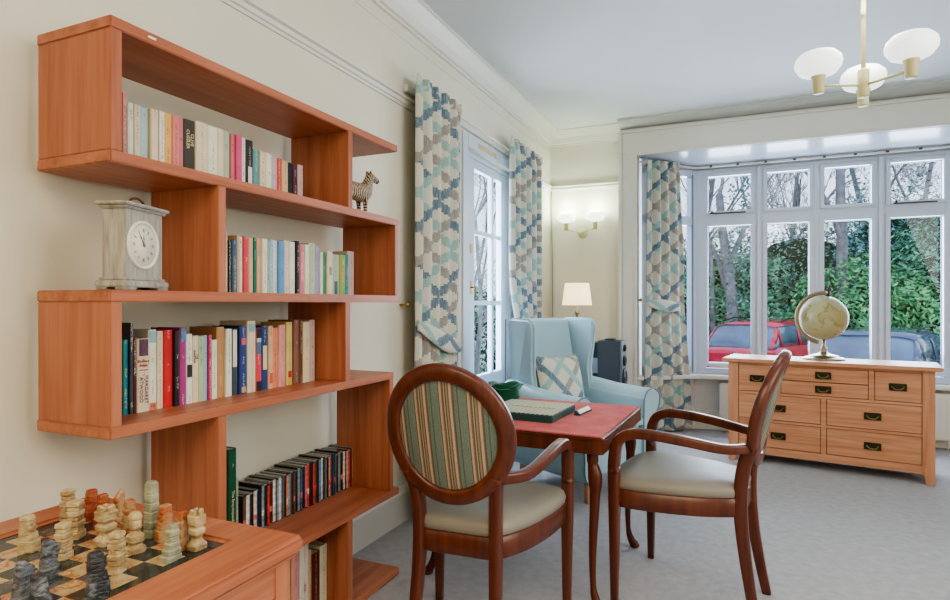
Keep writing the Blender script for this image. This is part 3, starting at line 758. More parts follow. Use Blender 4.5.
BOOK_ROWS = {'top shelf': (1.7, -1.615, [(1.173, 1.186, 0.203, 'pink'), (1.187, 1.206, 0.179, 'ivory'), (1.208, 1.228, 0.179, 'cream'), (1.23, 1.26, 0.18, 'blue'), (1.261, 1.287, 0.182, 'cream'), (1.29, 1.309, 0.184, 'white'), (1.309, 1.338, 0.185, 'yellow'), (1.338, 1.365, 0.186, 'salmon'), (1.365, 1.384, 0.187, 'rose'), (1.384, 1.426, 0.188, 'olive'), (1.426, 1.474, 0.192, 'cream'), (1.474, 1.516, 0.19, 'ivory'), (1.516, 1.542, 0.191, 'cream'), (1.542, 1.575, 0.191, 'sage'), (1.578, 1.596, 0.19, 'rose'), (1.596, 1.623, 0.19, 'hotpink'), (1.623, 1.645, 0.188, 'white'), (1.645, 1.679, 0.186, 'black'), (1.681, 1.713, 0.161, 'teal'), (1.713, 1.739, 0.159, 'cream'), (1.739, 1.77, 0.158, 'ivory'), (1.77, 1.805, 0.157, 'lilac'), (1.805, 1.833, 0.156, 'red'), (1.833, 1.867, 0.152, 'tan'), (1.867, 1.898, 0.152, 'black'), (1.898, 1.919, 0.15, 'purple'), (1.919, 1.949, 0.153, 'greypink')]), 'second shelf': (1.335, -1.615, [(1.551, 1.562, 0.202, 'cream'), (1.562, 1.575, 0.182, 'black'), (1.575, 1.6, 0.184, 'slate'), (1.6, 1.614, 0.203, 'tan'), (1.614, 1.633, 0.2, 'ivory'), (1.633, 1.662, 0.203, 'crimson'), (1.662, 1.684, 0.201, 'tan'), (1.684, 1.701, 0.203, 'darkgreen'), (1.701, 1.721, 0.203, 'peach'), (1.721, 1.747, 0.203, 'ivory'), (1.747, 1.765, 0.2, 'sage'), (1.765, 1.784, 0.204, 'lightblue'), (1.784, 1.808, 0.203, 'white'), (1.808, 1.844, 0.202, 'skyblue'), (1.844, 1.875, 0.209, 'cream'), (1.878, 1.91, 0.207, 'white'), (1.91, 1.931, 0.212, 'black'), (1.931, 1.964, 0.202, 'rose'), (1.964, 1.989, 0.203, 'ivory'), (1.989, 2.031, 0.211, 'moss'), (2.031, 2.06, 0.202, 'lavender'), (2.06, 2.077, 0.179, 'white'), (2.077, 2.104, 0.177, 'green'), (2.104, 2.142, 0.185, 'cream'), (2.142, 2.195, 0.177, 'sage'), (2.195, 2.239, 0.179, 'lime'), (2.239, 2.262, 0.184, 'brightteal'), (2.262, 2.312, 0.2, 'greypink')]), 'third shelf': (0.975, -1.63, [(1.19, 1.205, 0.218, 'brightteal'), (1.205, 1.216, 0.267, 'darkslate'), (1.217, 1.228, 0.222, 'maroon'), (1.23, 1.27, 0.219, 'cream'), (1.27, 1.299, 0.244, 'ivory'), (1.3, 1.321, 0.239, 'cream'), (1.321, 1.356, 0.241, 'scarlet'), (1.356, 1.374, 0.237, 'black'), (1.374, 1.4, 0.246, 'magenta'), (1.402, 1.428, 0.225, 'white'), (1.428, 1.451, 0.218, 'cream'), (1.451, 1.472, 0.216, 'moss'), (1.472, 1.488, 0.217, 'lightblue'), (1.488, 1.503, 0.218, 'mag'), (1.503, 1.53, 0.2, 'ivory'), (1.53, 1.565, 0.243, 'kraft'), (1.565, 1.592, 0.235, 'ivory'), (1.592, 1.622, 0.234, 'darkslate'), (1.627, 1.662, 0.243, 'navy'), (1.665, 1.707, 0.26, 'cream'), (1.707, 1.74, 0.233, 'crimson'), (1.74, 1.771, 0.239, 'navy'), (1.771, 1.795, 0.238, 'tan'), (1.795, 1.828, 0.23, 'coral'), (1.828, 1.867, 0.24, 'pink'), (1.878, 1.913, 0.25, 'gold'), (1.919, 1.949, 0.257, 'mauve'), (1.949, 1.97, 0.252, 'brown'), (1.97, 2.011, 0.248, 'cream'), (2.011, 2.048, 0.255, 'greypink')]), 'bottom shelf': (0.036, -1.6, [(1.693, 1.728, 0.293, 'lavender'), (1.728, 1.764, 0.29, 'black'), (1.764, 1.797, 0.29, 'steel'), (1.797, 1.821, 0.289, 'brown'), (1.821, 1.838, 0.275, 'white'), (1.838, 1.863, 0.288, 'gold'), (1.863, 1.907, 0.294, 'pink'), (1.913, 1.968, 0.311, 'white'), (1.968, 1.983, 0.262, 'tan'), (1.983, 2.038, 0.236, 'maroon'), (2.038, 2.087, 0.249, 'ivory')])}
CASE_COLOURS = ['brown', 'white', 'black', 'cream', 'navy', 'black', 'steel', 'black', 'red', 'maroon', 'white', 'steel', 'white', 'slate', 'black', 'coral', 'steel', 'black', 'brown', 'black', 'steel', 'slate', 'black', 'rose', 'red', 'black', 'crimson', 'brown', 'black', 'skyblue', 'white', 'darkslate', 'black', 'pink', 'mauve', 'navy', 'forest', 'black', 'steel', 'black', 'cream', 'greypink', 'red', 'black', 'tan', 'cream', 'black']
CASE_SPAN = (1.692, 2.459)
# ------------------------------------------------------------------ books
CNAME = {'pink': 'pale pink', 'blue': 'pale blue', 'olive': 'dark olive', 'hotpink': 'bright pink', 'crimson': 'coral red', 'greypink': 'pinkish grey', 'darkgreen': 'dark green', 'lightblue': 'light blue', 'skyblue': 'sky blue', 'brightteal': 'bright teal', 'darkslate': 'dark slate', 'scarlet': 'scarlet red', 'kraft': 'tan brown', 'coral': 'orange peach', 'lime': 'green and cream', 'mag': 'magenta pink', 'steel': 'steel grey', 'gold': 'pale yellow', 'moss': 'pale green', 'forest': 'forest green', 'rose': 'rose pink', 'sage': 'grey green', 'lilac': 'lilac grey', 'ivory': 'ivory', 'magenta': 'purple magenta'}
def book_mat(cn):
    key = ('bk', cn)
    if key in _cache: return _cache[key]
    base = hexc(BOOK_HEX[cn]); lum = sum(base) / 3
    ink = hexc('3A302A') if lum > .3 else hexc('D8CDB4')
    if cn in ('ivory', 'gold', 'cream') and random.random() < .5: ink = hexc('6B4038')
    t = NT('book_cover_' + cn); t.bsdf(base, .45, .35)
    # faint printed marks running up the middle of the spine
    v = t.coord('Object'); oi = t.n('ShaderNodeObjectInfo')
    ad = t.n('ShaderNodeVectorMath', operation='ADD'); t.l(v, ad.inputs[0]); t.l(oi.outputs['Random'], ad.inputs[1])
    mp = t.n('ShaderNodeMapping'); mp.inputs['Scale'].default_value = (20, 420, 260); t.l(ad.outputs[0], mp.inputs[0])
    n = t.noise(mp.outputs[0], 1, 2); mp2 = t.n('ShaderNodeMapping'); mp2.inputs['Scale'].default_value = (1, 1, 16); t.l(ad.outputs[0], mp2.inputs[0]); n2 = t.noise(mp2.outputs[0], 1, 1)
    sp = t.n('ShaderNodeSeparateXYZ'); t.l(v, sp.inputs[0])
    mask = t.math('MULTIPLY', t.math('MULTIPLY', t.math('GREATER_THAN', n, .55), t.math('GREATER_THAN', n2, .52)), t.math('LESS_THAN', t.math('ABSOLUTE', sp.outputs[1]), .0035))
    onsp = t.math('GREATER_THAN', sp.outputs[0], -.002)
    mask = t.math('MULTIPLY', mask, onsp)
    # worn colour drift
    big = t.ramp(t.noise(v, 9, 2), [(.35, tuple(c * .9 for c in base)), (.65, tuple(min(1, c * 1.06) for c in base))])
    t.l(t.mix(t.math('MULTIPLY', mask, .75), big, ink), t.b.inputs['Base Color'])
    _cache[key] = t.m; return t.m
M_PAGES = plain('book_pages', hexc('CDBF9D'), .9, .1, var=.08, nscale=60)
rb = random.Random(5)
ORD = ['first', 'second', 'third', 'fourth', 'fifth', 'sixth', 'seventh', 'eighth', 'ninth', 'tenth', 'eleventh', 'twelfth', 'thirteenth', 'fourteenth', 'fifteenth', 'sixteenth', 'seventeenth', 'eighteenth', 'nineteenth', 'twentieth', 'twenty-first', 'twenty-second', 'twenty-third', 'twenty-fourth', 'twenty-fifth', 'twenty-sixth', 'twenty-seventh', 'twenty-eighth', 'twenty-ninth', 'thirtieth', 'thirty-first', 'thirty-second', 'thirty-third', 'thirty-fourth', 'thirty-fifth', 'thirty-sixth', 'thirty-seventh', 'thirty-eighth', 'thirty-ninth', 'fortieth', 'forty-first', 'forty-second', 'forty-third', 'forty-fourth', 'forty-fifth', 'forty-sixth', 'forty-seventh']
TXT_D = plain('dark_ink', hexc('3B2E2C'), .6, var=0); TXT_L = plain('light_ink', hexc('D9CFA8'), .6, var=0); TXT_P = plain('plum_ink', hexc('6A3350'), .6, var=0); TXT_R = plain('red_ink', hexc('B5303A'), .6, var=0)
def spine_patch(b, th, z0_, z1_, mat, name='spine_panel'):
    return MB().box(.0005, .0012, -th / 2 + .0008, th / 2 - .0008, z0_, z1_).build(name, mat, b)
BOOKS = {}
def make_book(cn, X, y0, y1, zb, h, dep, label, group):
    th = y1 - y0 - .0006; m = MB()
    yc = (y0 + y1) / 2
    k = [(-dep, -th / 2), (-.004, -th / 2), (-.001, -th * .42), (0, -th * .2), (0, th * .2), (-.001, th * .42), (-.004, th / 2), (-dep, th / 2), (-dep, th / 2 - .0012), (-.004, th / 2 - .0014), (-.0035, 0), (-.004, -th / 2 + .0014), (-dep, -th / 2 + .0012)]
    m.prism(k, 0, h, 'Z')
    o = m.build('book', book_mat(cn), label=label, cat='book', group=group, loc=(X, yc, zb))
    MB().box(-dep + .003, -.0036, -th / 2 + .0015, th / 2 - .0015, .002, h - .003).build('pages', M_PAGES, o)
    return o
for row, (zb, X, lst) in BOOK_ROWS.items():
    n = len(lst); BOOKS[row] = []
    prev_end = None
    for i, (y0, y1, h, cn) in enumerate(lst):
        if prev_end is not None and y0 < prev_end: y0 = prev_end
        prev_end = y1
        size = 'thick' if y1 - y0 > .03 else ('thin' if y1 - y0 < .018 else 'narrow' if y1 - y0 < .023 else 'mid-width')
        lab = f"{size} {CNAME.get(cn, cn)} book, {ORD[i]} from the left on the {row}"
        o = make_book(cn, X + rb.uniform(-.006, .004), y0, y1, zb, h, rb.uniform(.125, .14), lab, f'books on the {row}')
        BOOKS[row].append(o)
def setlab(row, i, s): BOOKS[row][i]['label'] = s
def width(o): return o.dimensions.y
# lettering on the spines that can be read
def vtext(o, body, size, mat, z, dy=0, sx=1.0, up=False):
    return text_obj(body, size, mat, o, (.0008, dy, z), (0, 0, 0), sx=sx)
def spine_text(o, body, size, mat, z, dy=0, down=True, sx=1.0):
    M = Matrix(((0, 0, 1), (0, 1, 0), (-1, 0, 0))) if down else Matrix(((0, 0, 1), (0, -1, 0), (1, 0, 0)))
    # text x axis -> -Z (reads downwards), text y axis -> +Y, normal -> +X
    M = Matrix(((0, 0, 1), (0, 1, 0), (-1, 0, 0)))
    return text_obj(body, size, mat, o, (.0009, dy, z), M.to_euler(), sx=sx)
def flat_text(o, body, size, mat, z, dy=0, sx=1.0):
    M = Matrix(((0, 0, 1), (1, 0, 0), (0, 1, 0)))
    return text_obj(body, size, mat, o, (.0009, dy, z), M.to_euler(), sx=sx)
T = BOOKS['top shelf']
spine_text(T[9], 'CLIVE\nCUSSLER', .016, TXT_L, .125, 0, sx=1.0); setlab('top shelf', 9, 'dark olive book with pale capital lettering reading CLIVE CUSSLER on the top shelf')
spine_patch(T[17], .02, .004, .09, plain('white_panel', hexc('D8D4CC'), .5)); spine_patch(T[6], .022, .0, .02, plain('pale_orange', hexc('D9A878'), .5))
B3 = BOOKS['third shelf']
atw = B3[3]; setlab('third shelf', 3, 'cream paperback lettered MARGARET ATWOOD in dark capitals on the third shelf')
hh = atw.dimensions.z
spine_patch(atw, .03, hh - .052, hh - .002, plain('plum_photo_panel', hexc('5B3A4E'), .5, var=.5, nscale=50), 'cover_picture'); spine_patch(atw, .03, .124, .1265, plain('red_line', hexc('B5303A'), .5))
flat_text(atw, 'Robber\nBride', .0125, TXT_R, .145); spine_text(atw, 'MARGARET\nATWOOD', .0165, TXT_P, .066)
o = B3[4]; spine_patch(o, .022, .001, .022, plain('salmon_foot', hexc('D07A5E'), .5), 'spine_foot'); flat_text(o, 'CR', .012, TXT_D, .012); spine_patch(o, .022, o.dimensions.z - .04, o.dimensions.z - .004, plain('pale_blue_head', hexc('8FB8C6'), .5))
spine_patch(B3[8], .02, B3[8].dimensions.z - .045, B3[8].dimensions.z - .001, plain('blue_head', hexc('5D7EA6'), .5, var=.3, nscale=60))
spine_patch(B3[9], .02, .085, .125, plain('black_picture', hexc('2B2A2A'), .5, var=.3, nscale=60), 'cover_picture')
spine_text(B3[10], 'THE\nSHAPING', .010, TXT_D, .15)
spine_patch(B3[17], .02, .1, B3[17].dimensions.z - .004, plain('ivory_half', hexc('D5D0BC'), .5))
spine_patch(B3[18], .022, .004, .025, plain('tan_foot', hexc('B9A070'), .5)); spine_patch(B3[18], .022, .175, .2, plain('pink_head', hexc('C9606A'), .5))
spine_patch(B3[19], .03, B3[19].dimensions.z - .04, B3[19].dimensions.z - .012, plain('teal_head', hexc('7FB0B2'), .5))
h20 = B3[20].dimensions.z
for a, b, c in ((0, .035, '231F20'), (.135, .18, '4C7088'), (.18, .195, '9CC0C0'), (.195, h20 - .001, '26201E')): spine_patch(B3[20], .024, a, b, plain('block_' + c, hexc(c), .5, var=.05))
spine_patch(B3[21], .022, .075, .165, plain('cream_block', hexc('D6C7A2'), .5)); spine_patch(B3[22], .016, .02, .06, plain('orange_block', hexc('CB6548'), .5, var=.2)); 
spine_patch(B3[25], .02, .0, .03, plain('ochre_foot', hexc('D0AE55'), .5)); spine_patch(B3[25], .02, .03, .055, plain('red_foot', hexc('B43C36'), .5, var=.3, nscale=80))
B2 = BOOKS['second shelf']
spine_patch(B2[7], .015, .12, .16, plain('teal_disc', hexc('3E7E78'), .5), 'spine_emblem'); spine_patch(B2[23], .018, .085, .12, plain('sage_picture', hexc('7C9A7A'), .5, var=.3, nscale=60), 'cover_picture')
spine_patch(B2[24], .022, .001, .06, plain('dark_figure', hexc('3F5A66'), .5, var=.4, nscale=80), 'cover_picture'); spine_patch(B2[25], .018, .06, .16, plain('red_cream_picture', hexc('C9936E'), .5, var=.4, nscale=60), 'cover_picture')
spine_patch(B2[17], .018, .05, .17, plain('pink_mottled', hexc('D98A92'), .5, var=.25, nscale=50))
B5 = BOOKS['bottom shelf']
spine_text(B5[7], 'XIX', .02, TXT_R, .12, sx=1)
# the green encyclopaedia
gb = make_book('forest', -1.655, 1.602, 1.640, .42, .36, .17, 'tall dark green encyclopaedia of birds at the left of the disc cases', None)
gb['group'] = 'books on the fourth shelf'
spine_text(gb, 'The Encyclopaedia of Birds', .0165, TXT_L, .125, sx=.95)
make_book('sage', -1.66, 1.641, 1.653, .42, .245, .15, 'slim pale grey green book standing between the green encyclopaedia and the disc cases', 'books on the fourth shelf')
# disc cases
def case_mat(cn):
    return plain('case_insert_' + cn, hexc(BOOK_HEX[cn]), .3, .5, var=.5, nscale=45)
M_CASE = plain('black_plastic_case', hexc('2B2A2A'), .22, .5, var=.1)
M_CLEAR = plain('grey_plastic_case', hexc('8C8B86'), .18, .6, var=.1)
y = CASE_SPAN[0] + .022; n = len(CASE_COLOURS); W = (CASE_SPAN[1] - y)
ws = [rb.uniform(.75, 1.3) for _ in range(n)]; sw = sum(ws)
for i, cn in enumerate(CASE_COLOURS):
    th = ws[i] / sw * W; f = i / n
    h = .155 + .032 * min(1, f * 2) - .010 * max(0, f - .6) + rb.uniform(-.004, .004)
    if cn in ('steel', 'cream', 'white') : h += .004
    dp = .128 + rb.uniform(-.002, .004)
    o = MB().box(-dp, 0, -th / 2 + .0004, th / 2 - .0004, 0, h).build('disc_case', M_CASE if (i * 7 % 5) < 3 else M_CLEAR, bevel=.0008, seg=1, loc=(-1.705 + rb.uniform(-.004, .004), y + th / 2, .42),
        label=f"disc case with {CNAME.get(cn, cn)} spine, {ORD[i]} from the left on the fourth shelf", cat='disc case', group='disc cases on the fourth shelf')
    MB().box(.0, .0006, -th / 2 + .0012, th / 2 - .0012, .004, h - .004).build('inlay', case_mat(cn), o)
    if i % 3 == 0: MB().box(.0006, .0009, -th / 2 + .002, th / 2 - .002, h * .3, h * .42).build('inlay_panel', case_mat(rb.choice(['cream', 'red', 'white', 'slate', 'rose'])), o)
    y += th
# ------------------------------------------------------------------ mantel clock
t = NT('whitewashed_wood'); t.bsdf(hexc('A8A297'), .6, .3)
v = t.coord('Object', (30, 30, 3)); n1 = t.noise(v, 2, 6, .7)
t.l(t.ramp(n1, [(.3, hexc('7E776C')), (.5, hexc('9F998E')), (.72, hexc('BCB6AA'))]), t.b.inputs['Base Color']); M_WW = t.m
ck = empty('mantel_clock', (-1.56, 1.165, 1.335), radians(18.5), label='whitewashed wooden mantel clock with a round white dial on the second shelf', cat='clock')
cw, cdp = .082, .033
MB().box(-cdp, cdp, -cw, cw, .03, .222).build('case', M_WW, ck, bevel=.002)
m = MB().box(-cdp - .012, cdp + .012, -cw - .014, cw + .014, .008, .026).box(-cdp - .007, cdp + .007, -cw - .008, cw + .008, .026, .034)
for a in (-1, 1):
    for b in (-1, 1): m.box(a * (cdp - .005) - .016, a * (cdp - .005) + .016, b * (cw - .012) - .025, b * (cw - .012) + .025, 0, .01)
m.build('plinth', M_WW, ck, bevel=.003)
m = MB().box(-cdp - .008, cdp + .008, -cw - .009, cw + .009, .220, .228).box(-cdp - .014, cdp + .014, -cw - .016, cw + .016, .228, .238); m.build('cornice', M_WW, ck, bevel=.003)
MB().tube(catmull([(.01, -.03, .238), (.01, -.027, .25), (.01, 0, .258), (.01, .027, .25), (.01, .03, .238)], 4), .0035, 8).build('carry_handle', plain('bronze', hexc('6E4E2A'), .4, .5, .9), ck)
RM = Matrix.Rotation(pi / 2, 4, 'Y')
m = MB().lathe([(.057, -.012), (.068, -.012), (.068, .004), (.064, .007), (.059, .004), (.057, -.002)], 48); m.xform(RM); m.build('bezel', plain('cream_bezel', hexc('D9D4C4'), .4, .4), ck, loc=(cdp, -.008, .126))
m = MB().lathe([(0, 0), (.059, 0), (.059, .001), (0, .001)], 40); m.xform(RM); dl = m.build('dial', plain('cream_dial', hexc('E2DDCB'), .4, .4, var=.02), ck, loc=(cdp + .001, -.008, .126))
m = MB()
for k in range(12):
    a = pi / 6 * k; c_, s_ = cos(a), sin(a)
    for off in ((-.003, 0, .003) if k % 3 == 0 else (-.0015, .0015)):
        q = []
        for rr, tt in ((.036, off - .0006), (.046, off - .0006), (.046, off + .0006), (.036, off + .0006)): q.append((.0016, rr * s_ + tt * c_, rr * c_ - tt * s_))
        m.quad(*q)
m.build('numerals', TXT_D, dl)
def hand(a, L, w_):
    m = MB(); c_, s_ = cos(a), sin(a)
    pts = [(-.006, -w_), (L * .55, -w_), (L * .62, -w_ * 3), (L * .7, -w_), (L, 0), (L * .7, w_), (L * .62, w_ * 3), (L * .55, w_), (-.006, w_)]
    m.prism([(rr * s_ + tt * c_, rr * c_ - tt * s_) for rr, tt in pts], .003, .004, 'X'); m.build('hand', plain('brass_dark', hexc('4A3A22'), .4, .5, .6), dl)
hand(radians(-4), .028, .0009); hand(radians(-33), .038, .0007)
m = MB().lathe([(.0035, 0), (.0035, .004), (0, .005)], 12); m.xform(RM); m.build('hand_hub', M_BRASS, dl, loc=(.002, 0, 0))
# ------------------------------------------------------------------ zebra
t = NT('zebra_hide'); t.bsdf(hexc('CBB79A'), .6, .3)
v = t.coord(); wv = t.n('ShaderNodeTexWave', wave_type='BANDS', bands_direction='Y'); t.l(v, wv.inputs['Vector'])
mp = t.n('ShaderNodeMapping'); mp.inputs['Rotation'].default_value = (radians(-18), 0, 0); t.l(v, mp.inputs[0]); t.l(mp.outputs[0], wv.inputs['Vector'])
wv.inputs['Scale'].default_value = 23; wv.inputs['Distortion'].default_value = 3.2; wv.inputs['Detail'].default_value = 2; wv.inputs['Detail Scale'].default_value = 9
sp = t.n('ShaderNodeSeparateXYZ'); t.l(v, sp.inputs[0])
w3 = t.n('ShaderNodeTexWave', wave_type='BANDS', bands_direction='Z'); t.l(v, w3.inputs['Vector']); w3.inputs['Scale'].default_value = 26; w3.inputs['Distortion'].default_value = 1
leg = t.math('LESS_THAN', sp.outputs[2], .062); 
mxf = t.n('ShaderNodeMix'); t.l(leg, mxf.inputs[0]); t.l(wv.outputs[1], mxf.inputs[2]); t.l(w3.outputs[1], mxf.inputs[3])
t.l(t.ramp(mxf.outputs[0], [(.50, hexc('2A1C18')), (.56, hexc('C8B294'))]), t.b.inputs['Base Color']); M_ZEB = t.m
def zebra():
    # local: +Y is the direction it faces, z up, height about .225
    spine = [(0, -.115, .122), (0, -.10, .128), (0, -.06, .122), (0, -.01, .118), (0, .04, .118), (0, .075, .128), (0, .095, .150), (0, .108, .175), (0, .116, .196), (0, .128, .205), (0, .150, .203), (0, .172, .198), (0, .186, .195)]
    szs = [(.014, .018), (.032, .036), (.034, .041), (.036, .042), (.036, .045), (.032, .045), (.024, .038), (.019, .030), (.018, .025), (.018, .021), (.0155, .017), (.0125, .0135), (.009, .010)]
    P_ = catmull(spine, 4); S_ = []
    for i in range(len(P_)):
        k = min(len(szs) - 1.001, i / 4); a = int(k); f = k - a; S_.append((szs[a][0] * (1 - f) + szs[min(a + 1, len(szs) - 1)][0] * f, szs[a][1] * (1 - f) + szs[min(a + 1, len(szs) - 1)][1] * f))
    m = MB().sweep(P_, S_, up=(0, 0, 1), n=18)
    for s in (-1, 1):
        m.sweep(catmull([(s * .018, .055, .115), (s * .019, .056, .085), (s * .018, .056, .055), (s * .018, .058, .050), (s * .018, .056, .02), (s * .018, .058, .0)], 3), [(.016 - .0065 * min(1, i / 6), .020 - .010 * min(1, i / 6)) if i < 13 else (.010, .011) for i in range(16)], up=(0, 1, 0), n=10)
        m.sweep(catmull([(s * .018, -.080, .120), (s * .021, -.075, .088), (s * .019, -.085, .06), (s * .019, -.096, .048), (s * .019, -.088, .02), (s * .019, -.086, 0)], 3), [(.019 - .010 * min(1, i / 7), .026 - .016 * min(1, i / 7)) if i < 13 else (.010, .011) for i in range(16)], up=(0, 1, 0), n=10)
    o = m.build('zebra_figurine', M_ZEB, label='small carved zebra figurine with raised head on the second board from the top', cat='figurine', loc=(-1.63, 2.33, 1.70))
    rem = o.modifiers.new('r', 'REMESH'); rem.mode = 'VOXEL'; rem.voxel_size = .0022; rem.use_smooth_shade = True
    sm = o.modifiers.new('s', 'SMOOTH'); sm.iterations = 3
    for s in (-1, 1):
        MB().sweep([(s * .007, .116, .212), (s * .011, .113, .224), (s * .012, .113, .234)], [(.005, .004), (.0075, .004), (.002, .002)], up=(0, 1, 0), n=8).build('ear', plain('ear_tan', hexc('8E7350'), .6), o)
        MB().lathe([(0, -.003), (.0025, -.0015), (.003, 0), (.0025, .0015), (0, .003)], 10, (s * .0125, .135, .208)).build('eye', TXT_D, o)
    MB().sweep([(0, .176, .197), (0, .188, .1945), (0, .194, .193)], [(.0118, .0135), (.0105, .0118), (.004, .005)], n=14).build('muzzle', plain('dark_muzzle', hexc('2E2422'), .5), o)
    MB().sweep(catmull([(0, .06, .160), (0, .082, .185), (0, .098, .212), (0, .112, .222)], 4), (.0025, .008), up=(0, 1, 0), n=8).build('mane', M_ZEB, o)
    MB().sweep(catmull([(0, -.118, .13), (0, -.132, .11), (0, -.135, .07)], 4), (.003, .003), n=8).build('tail', M_ZEB, o)
zebra()
# ------------------------------------------------------------------ chess cabinet
CT = .82; cX0, cX1, cY0, cY1 = -1.470, -.818, .33, .992
M_CHW = wood('cherry_cabinet_wood', hexc('8A4E38'), hexc('AC694C'), hexc('BC8062'), 'Y', .3)
ct = empty('chess_cabinet', ((cX0 + cX1) / 2, (cY0 + cY1) / 2, 0), label='cherry wood games cabinet with a stone chess board let into its top', cat='cabinet')
hx = (cX1 - cX0) / 2; hy = (cY1 - cY0) / 2; bw = .222
m = MB()
z0_, z1_ = CT - .028, CT + .006
ox, oy = -1.157 - (cX0 + cX1) / 2, .680 - (cY0 + cY1) / 2
M_ = [(-hx, hx, bw + oy, hy), (-hx, hx, -hy, -bw + oy), (-hx, -bw + ox, -bw + oy, bw + oy), (bw + ox, hx, -bw + oy, bw + oy)]
ib = (-bw + ox, bw + ox, -bw + oy, bw + oy)
def lp(x0, x1, y0, y1, z): return [(x0, y0, z), (x1, y0, z), (x1, y1, z), (x0, y1, z)]
m.rings([lp(-hx, hx, -hy, hy, z0_), lp(-hx, hx, -hy, hy, z1_), lp(*ib, z1_), lp(*ib, z0_)], smooth=False, loop=True)
m.build('top_frame', M_CHW, ct, bevel=.007, seg=3)
MB().box(-hx + .012, hx - .012, -hy + .012, hy - .012, z0_ - .012, z0_).build('top_moulding', M_CHW, ct, bevel=.004)
for sx in (-1, 1):
    for sy in (-1, 1): MB().box(sx * (hx - .02) - (.045 if sx > 0 else 0), sx * (hx - .02) + (.045 if sx < 0 else 0), sy * (hy - .02) - (.045 if sy > 0 else 0), sy * (hy - .02) + (.045 if sy < 0 else 0), 0, z0_ - .01).build('corner_post', M_SHELFV, ct, bevel=.003)
for (zA, zB) in ((z0_ - .075, z0_ - .012), (.06, .13)):
    m = MB(); m.box(-hx + .06, hx - .06, -hy + .022, -hy + .045, zA, zB).box(-hx + .06, hx - .06, hy - .045, hy - .022, zA, zB).box(-hx + .022, -hx + .045, -hy + .06, hy - .06, zA, zB).box(hx - .045, hx - .022, -hy + .06, hy - .06, zA, zB)
    m.build('rail', M_CHW, ct, bevel=.002)
m = MB()
m.box(-hx + .06, hx - .06, -hy + .032, -hy + .04, .1, z0_ - .06).box(-hx + .06, hx - .06, hy - .04, hy - .032, .1, z0_ - .06).box(-hx + .032, -hx + .04, -hy + .06, hy - .06, .1, z0_ - .06).box(hx - .04, hx - .032, -hy + .06, hy - .06, .1, z0_ - .06)
m.build('side_panels', wood('dark_cherry_panel', hexc('6E3A26'), hexc('8A4E33'), hexc('9C6244'), 'Z', .3), ct)
# chess board
t = NT('onyx_chess_squares'); t.bsdf((.5, .5, .5), .14, .6)
v = t.coord(); cs = .0485
ck_ = t.n('ShaderNodeTexChecker'); mp = t.n('ShaderNodeMapping'); mp.inputs['Location'].default_value = (4, 4, .5); mp.inputs['Scale'].default_value = (1 / cs, 1 / cs, 0); t.l(v, mp.inputs[0]); t.l(mp.outputs[0], ck_.inputs['Vector']); ck_.inputs['Scale'].default_value = 1
n1 = t.noise(v, 28, 5, .6); n2 = t.noise(v, 14, 6, .7)
lt = t.ramp(n1, [(.36, hexc('BDAA84')), (.50, hexc('B0946A')), (.55, hexc('A85C30')), (.62, hexc('C0A27A'))]); dk = t.ramp(n2, [(.35, hexc('20221F')), (.55, hexc('3B3F3C')), (.72, hexc('6B7073'))])
t.l(t.mix(ck_.outputs['Fac'], dk, lt), t.b.inputs['Base Color']); M_SQ = t.m
t = NT('black_marble_border'); t.bsdf((.03, .03, .03), .12, .6); t.l(t.ramp(t.noise(t.coord(), 16, 6, .7), [(.4, hexc('1E211E')), (.6, hexc('343A35')), (.8, hexc('7A8078'))]), t.b.inputs['Base Color']); M_BM = t.m
cb = empty('chess_board', (-1.157, .680, CT - .012), label='stone chess board of onyx squares with a black marble border', cat='chess board')
E_ = .2205; q = 4 * cs
m = MB().box(-E_, E_, q, E_, 0, .012).box(-E_, E_, -E_, -q, 0, .012).box(-E_, -q, -q, q, 0, .012).box(q, E_, -q, q, 0, .012); m.build('border', M_BM, cb, bevel=.001)
MB().box(-q, q, -q, q, 0, .012).build('squares', M_SQ, cb)
def stone(name, stops, sc=14):
    t = NT(name); t.bsdf((.5, .5, .5), .35, .5); v = t.coord('Object', (1, 1, 2.2))
    oi = t.n('ShaderNodeObjectInfo'); ad = t.n('ShaderNodeVectorMath', operation='ADD'); t.l(v, ad.inputs[0]); t.l(oi.outputs['Random'], ad.inputs[1])
    n = t.noise(ad.outputs[0], sc, 5, .6); t.l(t.ramp(n, [(p, hexc(h)) for p, h in stops]), t.b.inputs['Base Color']); vo = t.n('ShaderNodeTexVoronoi', feature='DISTANCE_TO_EDGE'); t.l(ad.outputs[0], vo.inputs['Vector']); vo.inputs['Scale'].default_value = 75; t.bump(t.math('MINIMUM', vo.outputs['Distance'], .18), .55, .006)
    return t.m
ST_BE = stone('beige_onyx', [(.3, '7D6A48'), (.42, 'AC9870'), (.5, 'C2B08A'), (.58, '9A8058'), (.7, 'B8A884')])
ST_RD = stone('red_beige_onyx', [(.3, '8E4424'), (.45, 'A65C36'), (.55, 'B0926A'), (.7, '9E7448')])
ST_OR = stone('rust_red_onyx', [(.3, '7A3018'), (.5, '964426'), (.7, 'AE6A42')])
ST_GR = stone('grey_green_onyx', [(.3, '767862'), (.5, '94967E'), (.7, 'ACAD94')])
ST_DK = stone('dark_grey_marble', [(.3, '1E2124'), (.46, '34383C'), (.54, '70757A'), (.6, '3E4348'), (.72, '9A9E9E')])
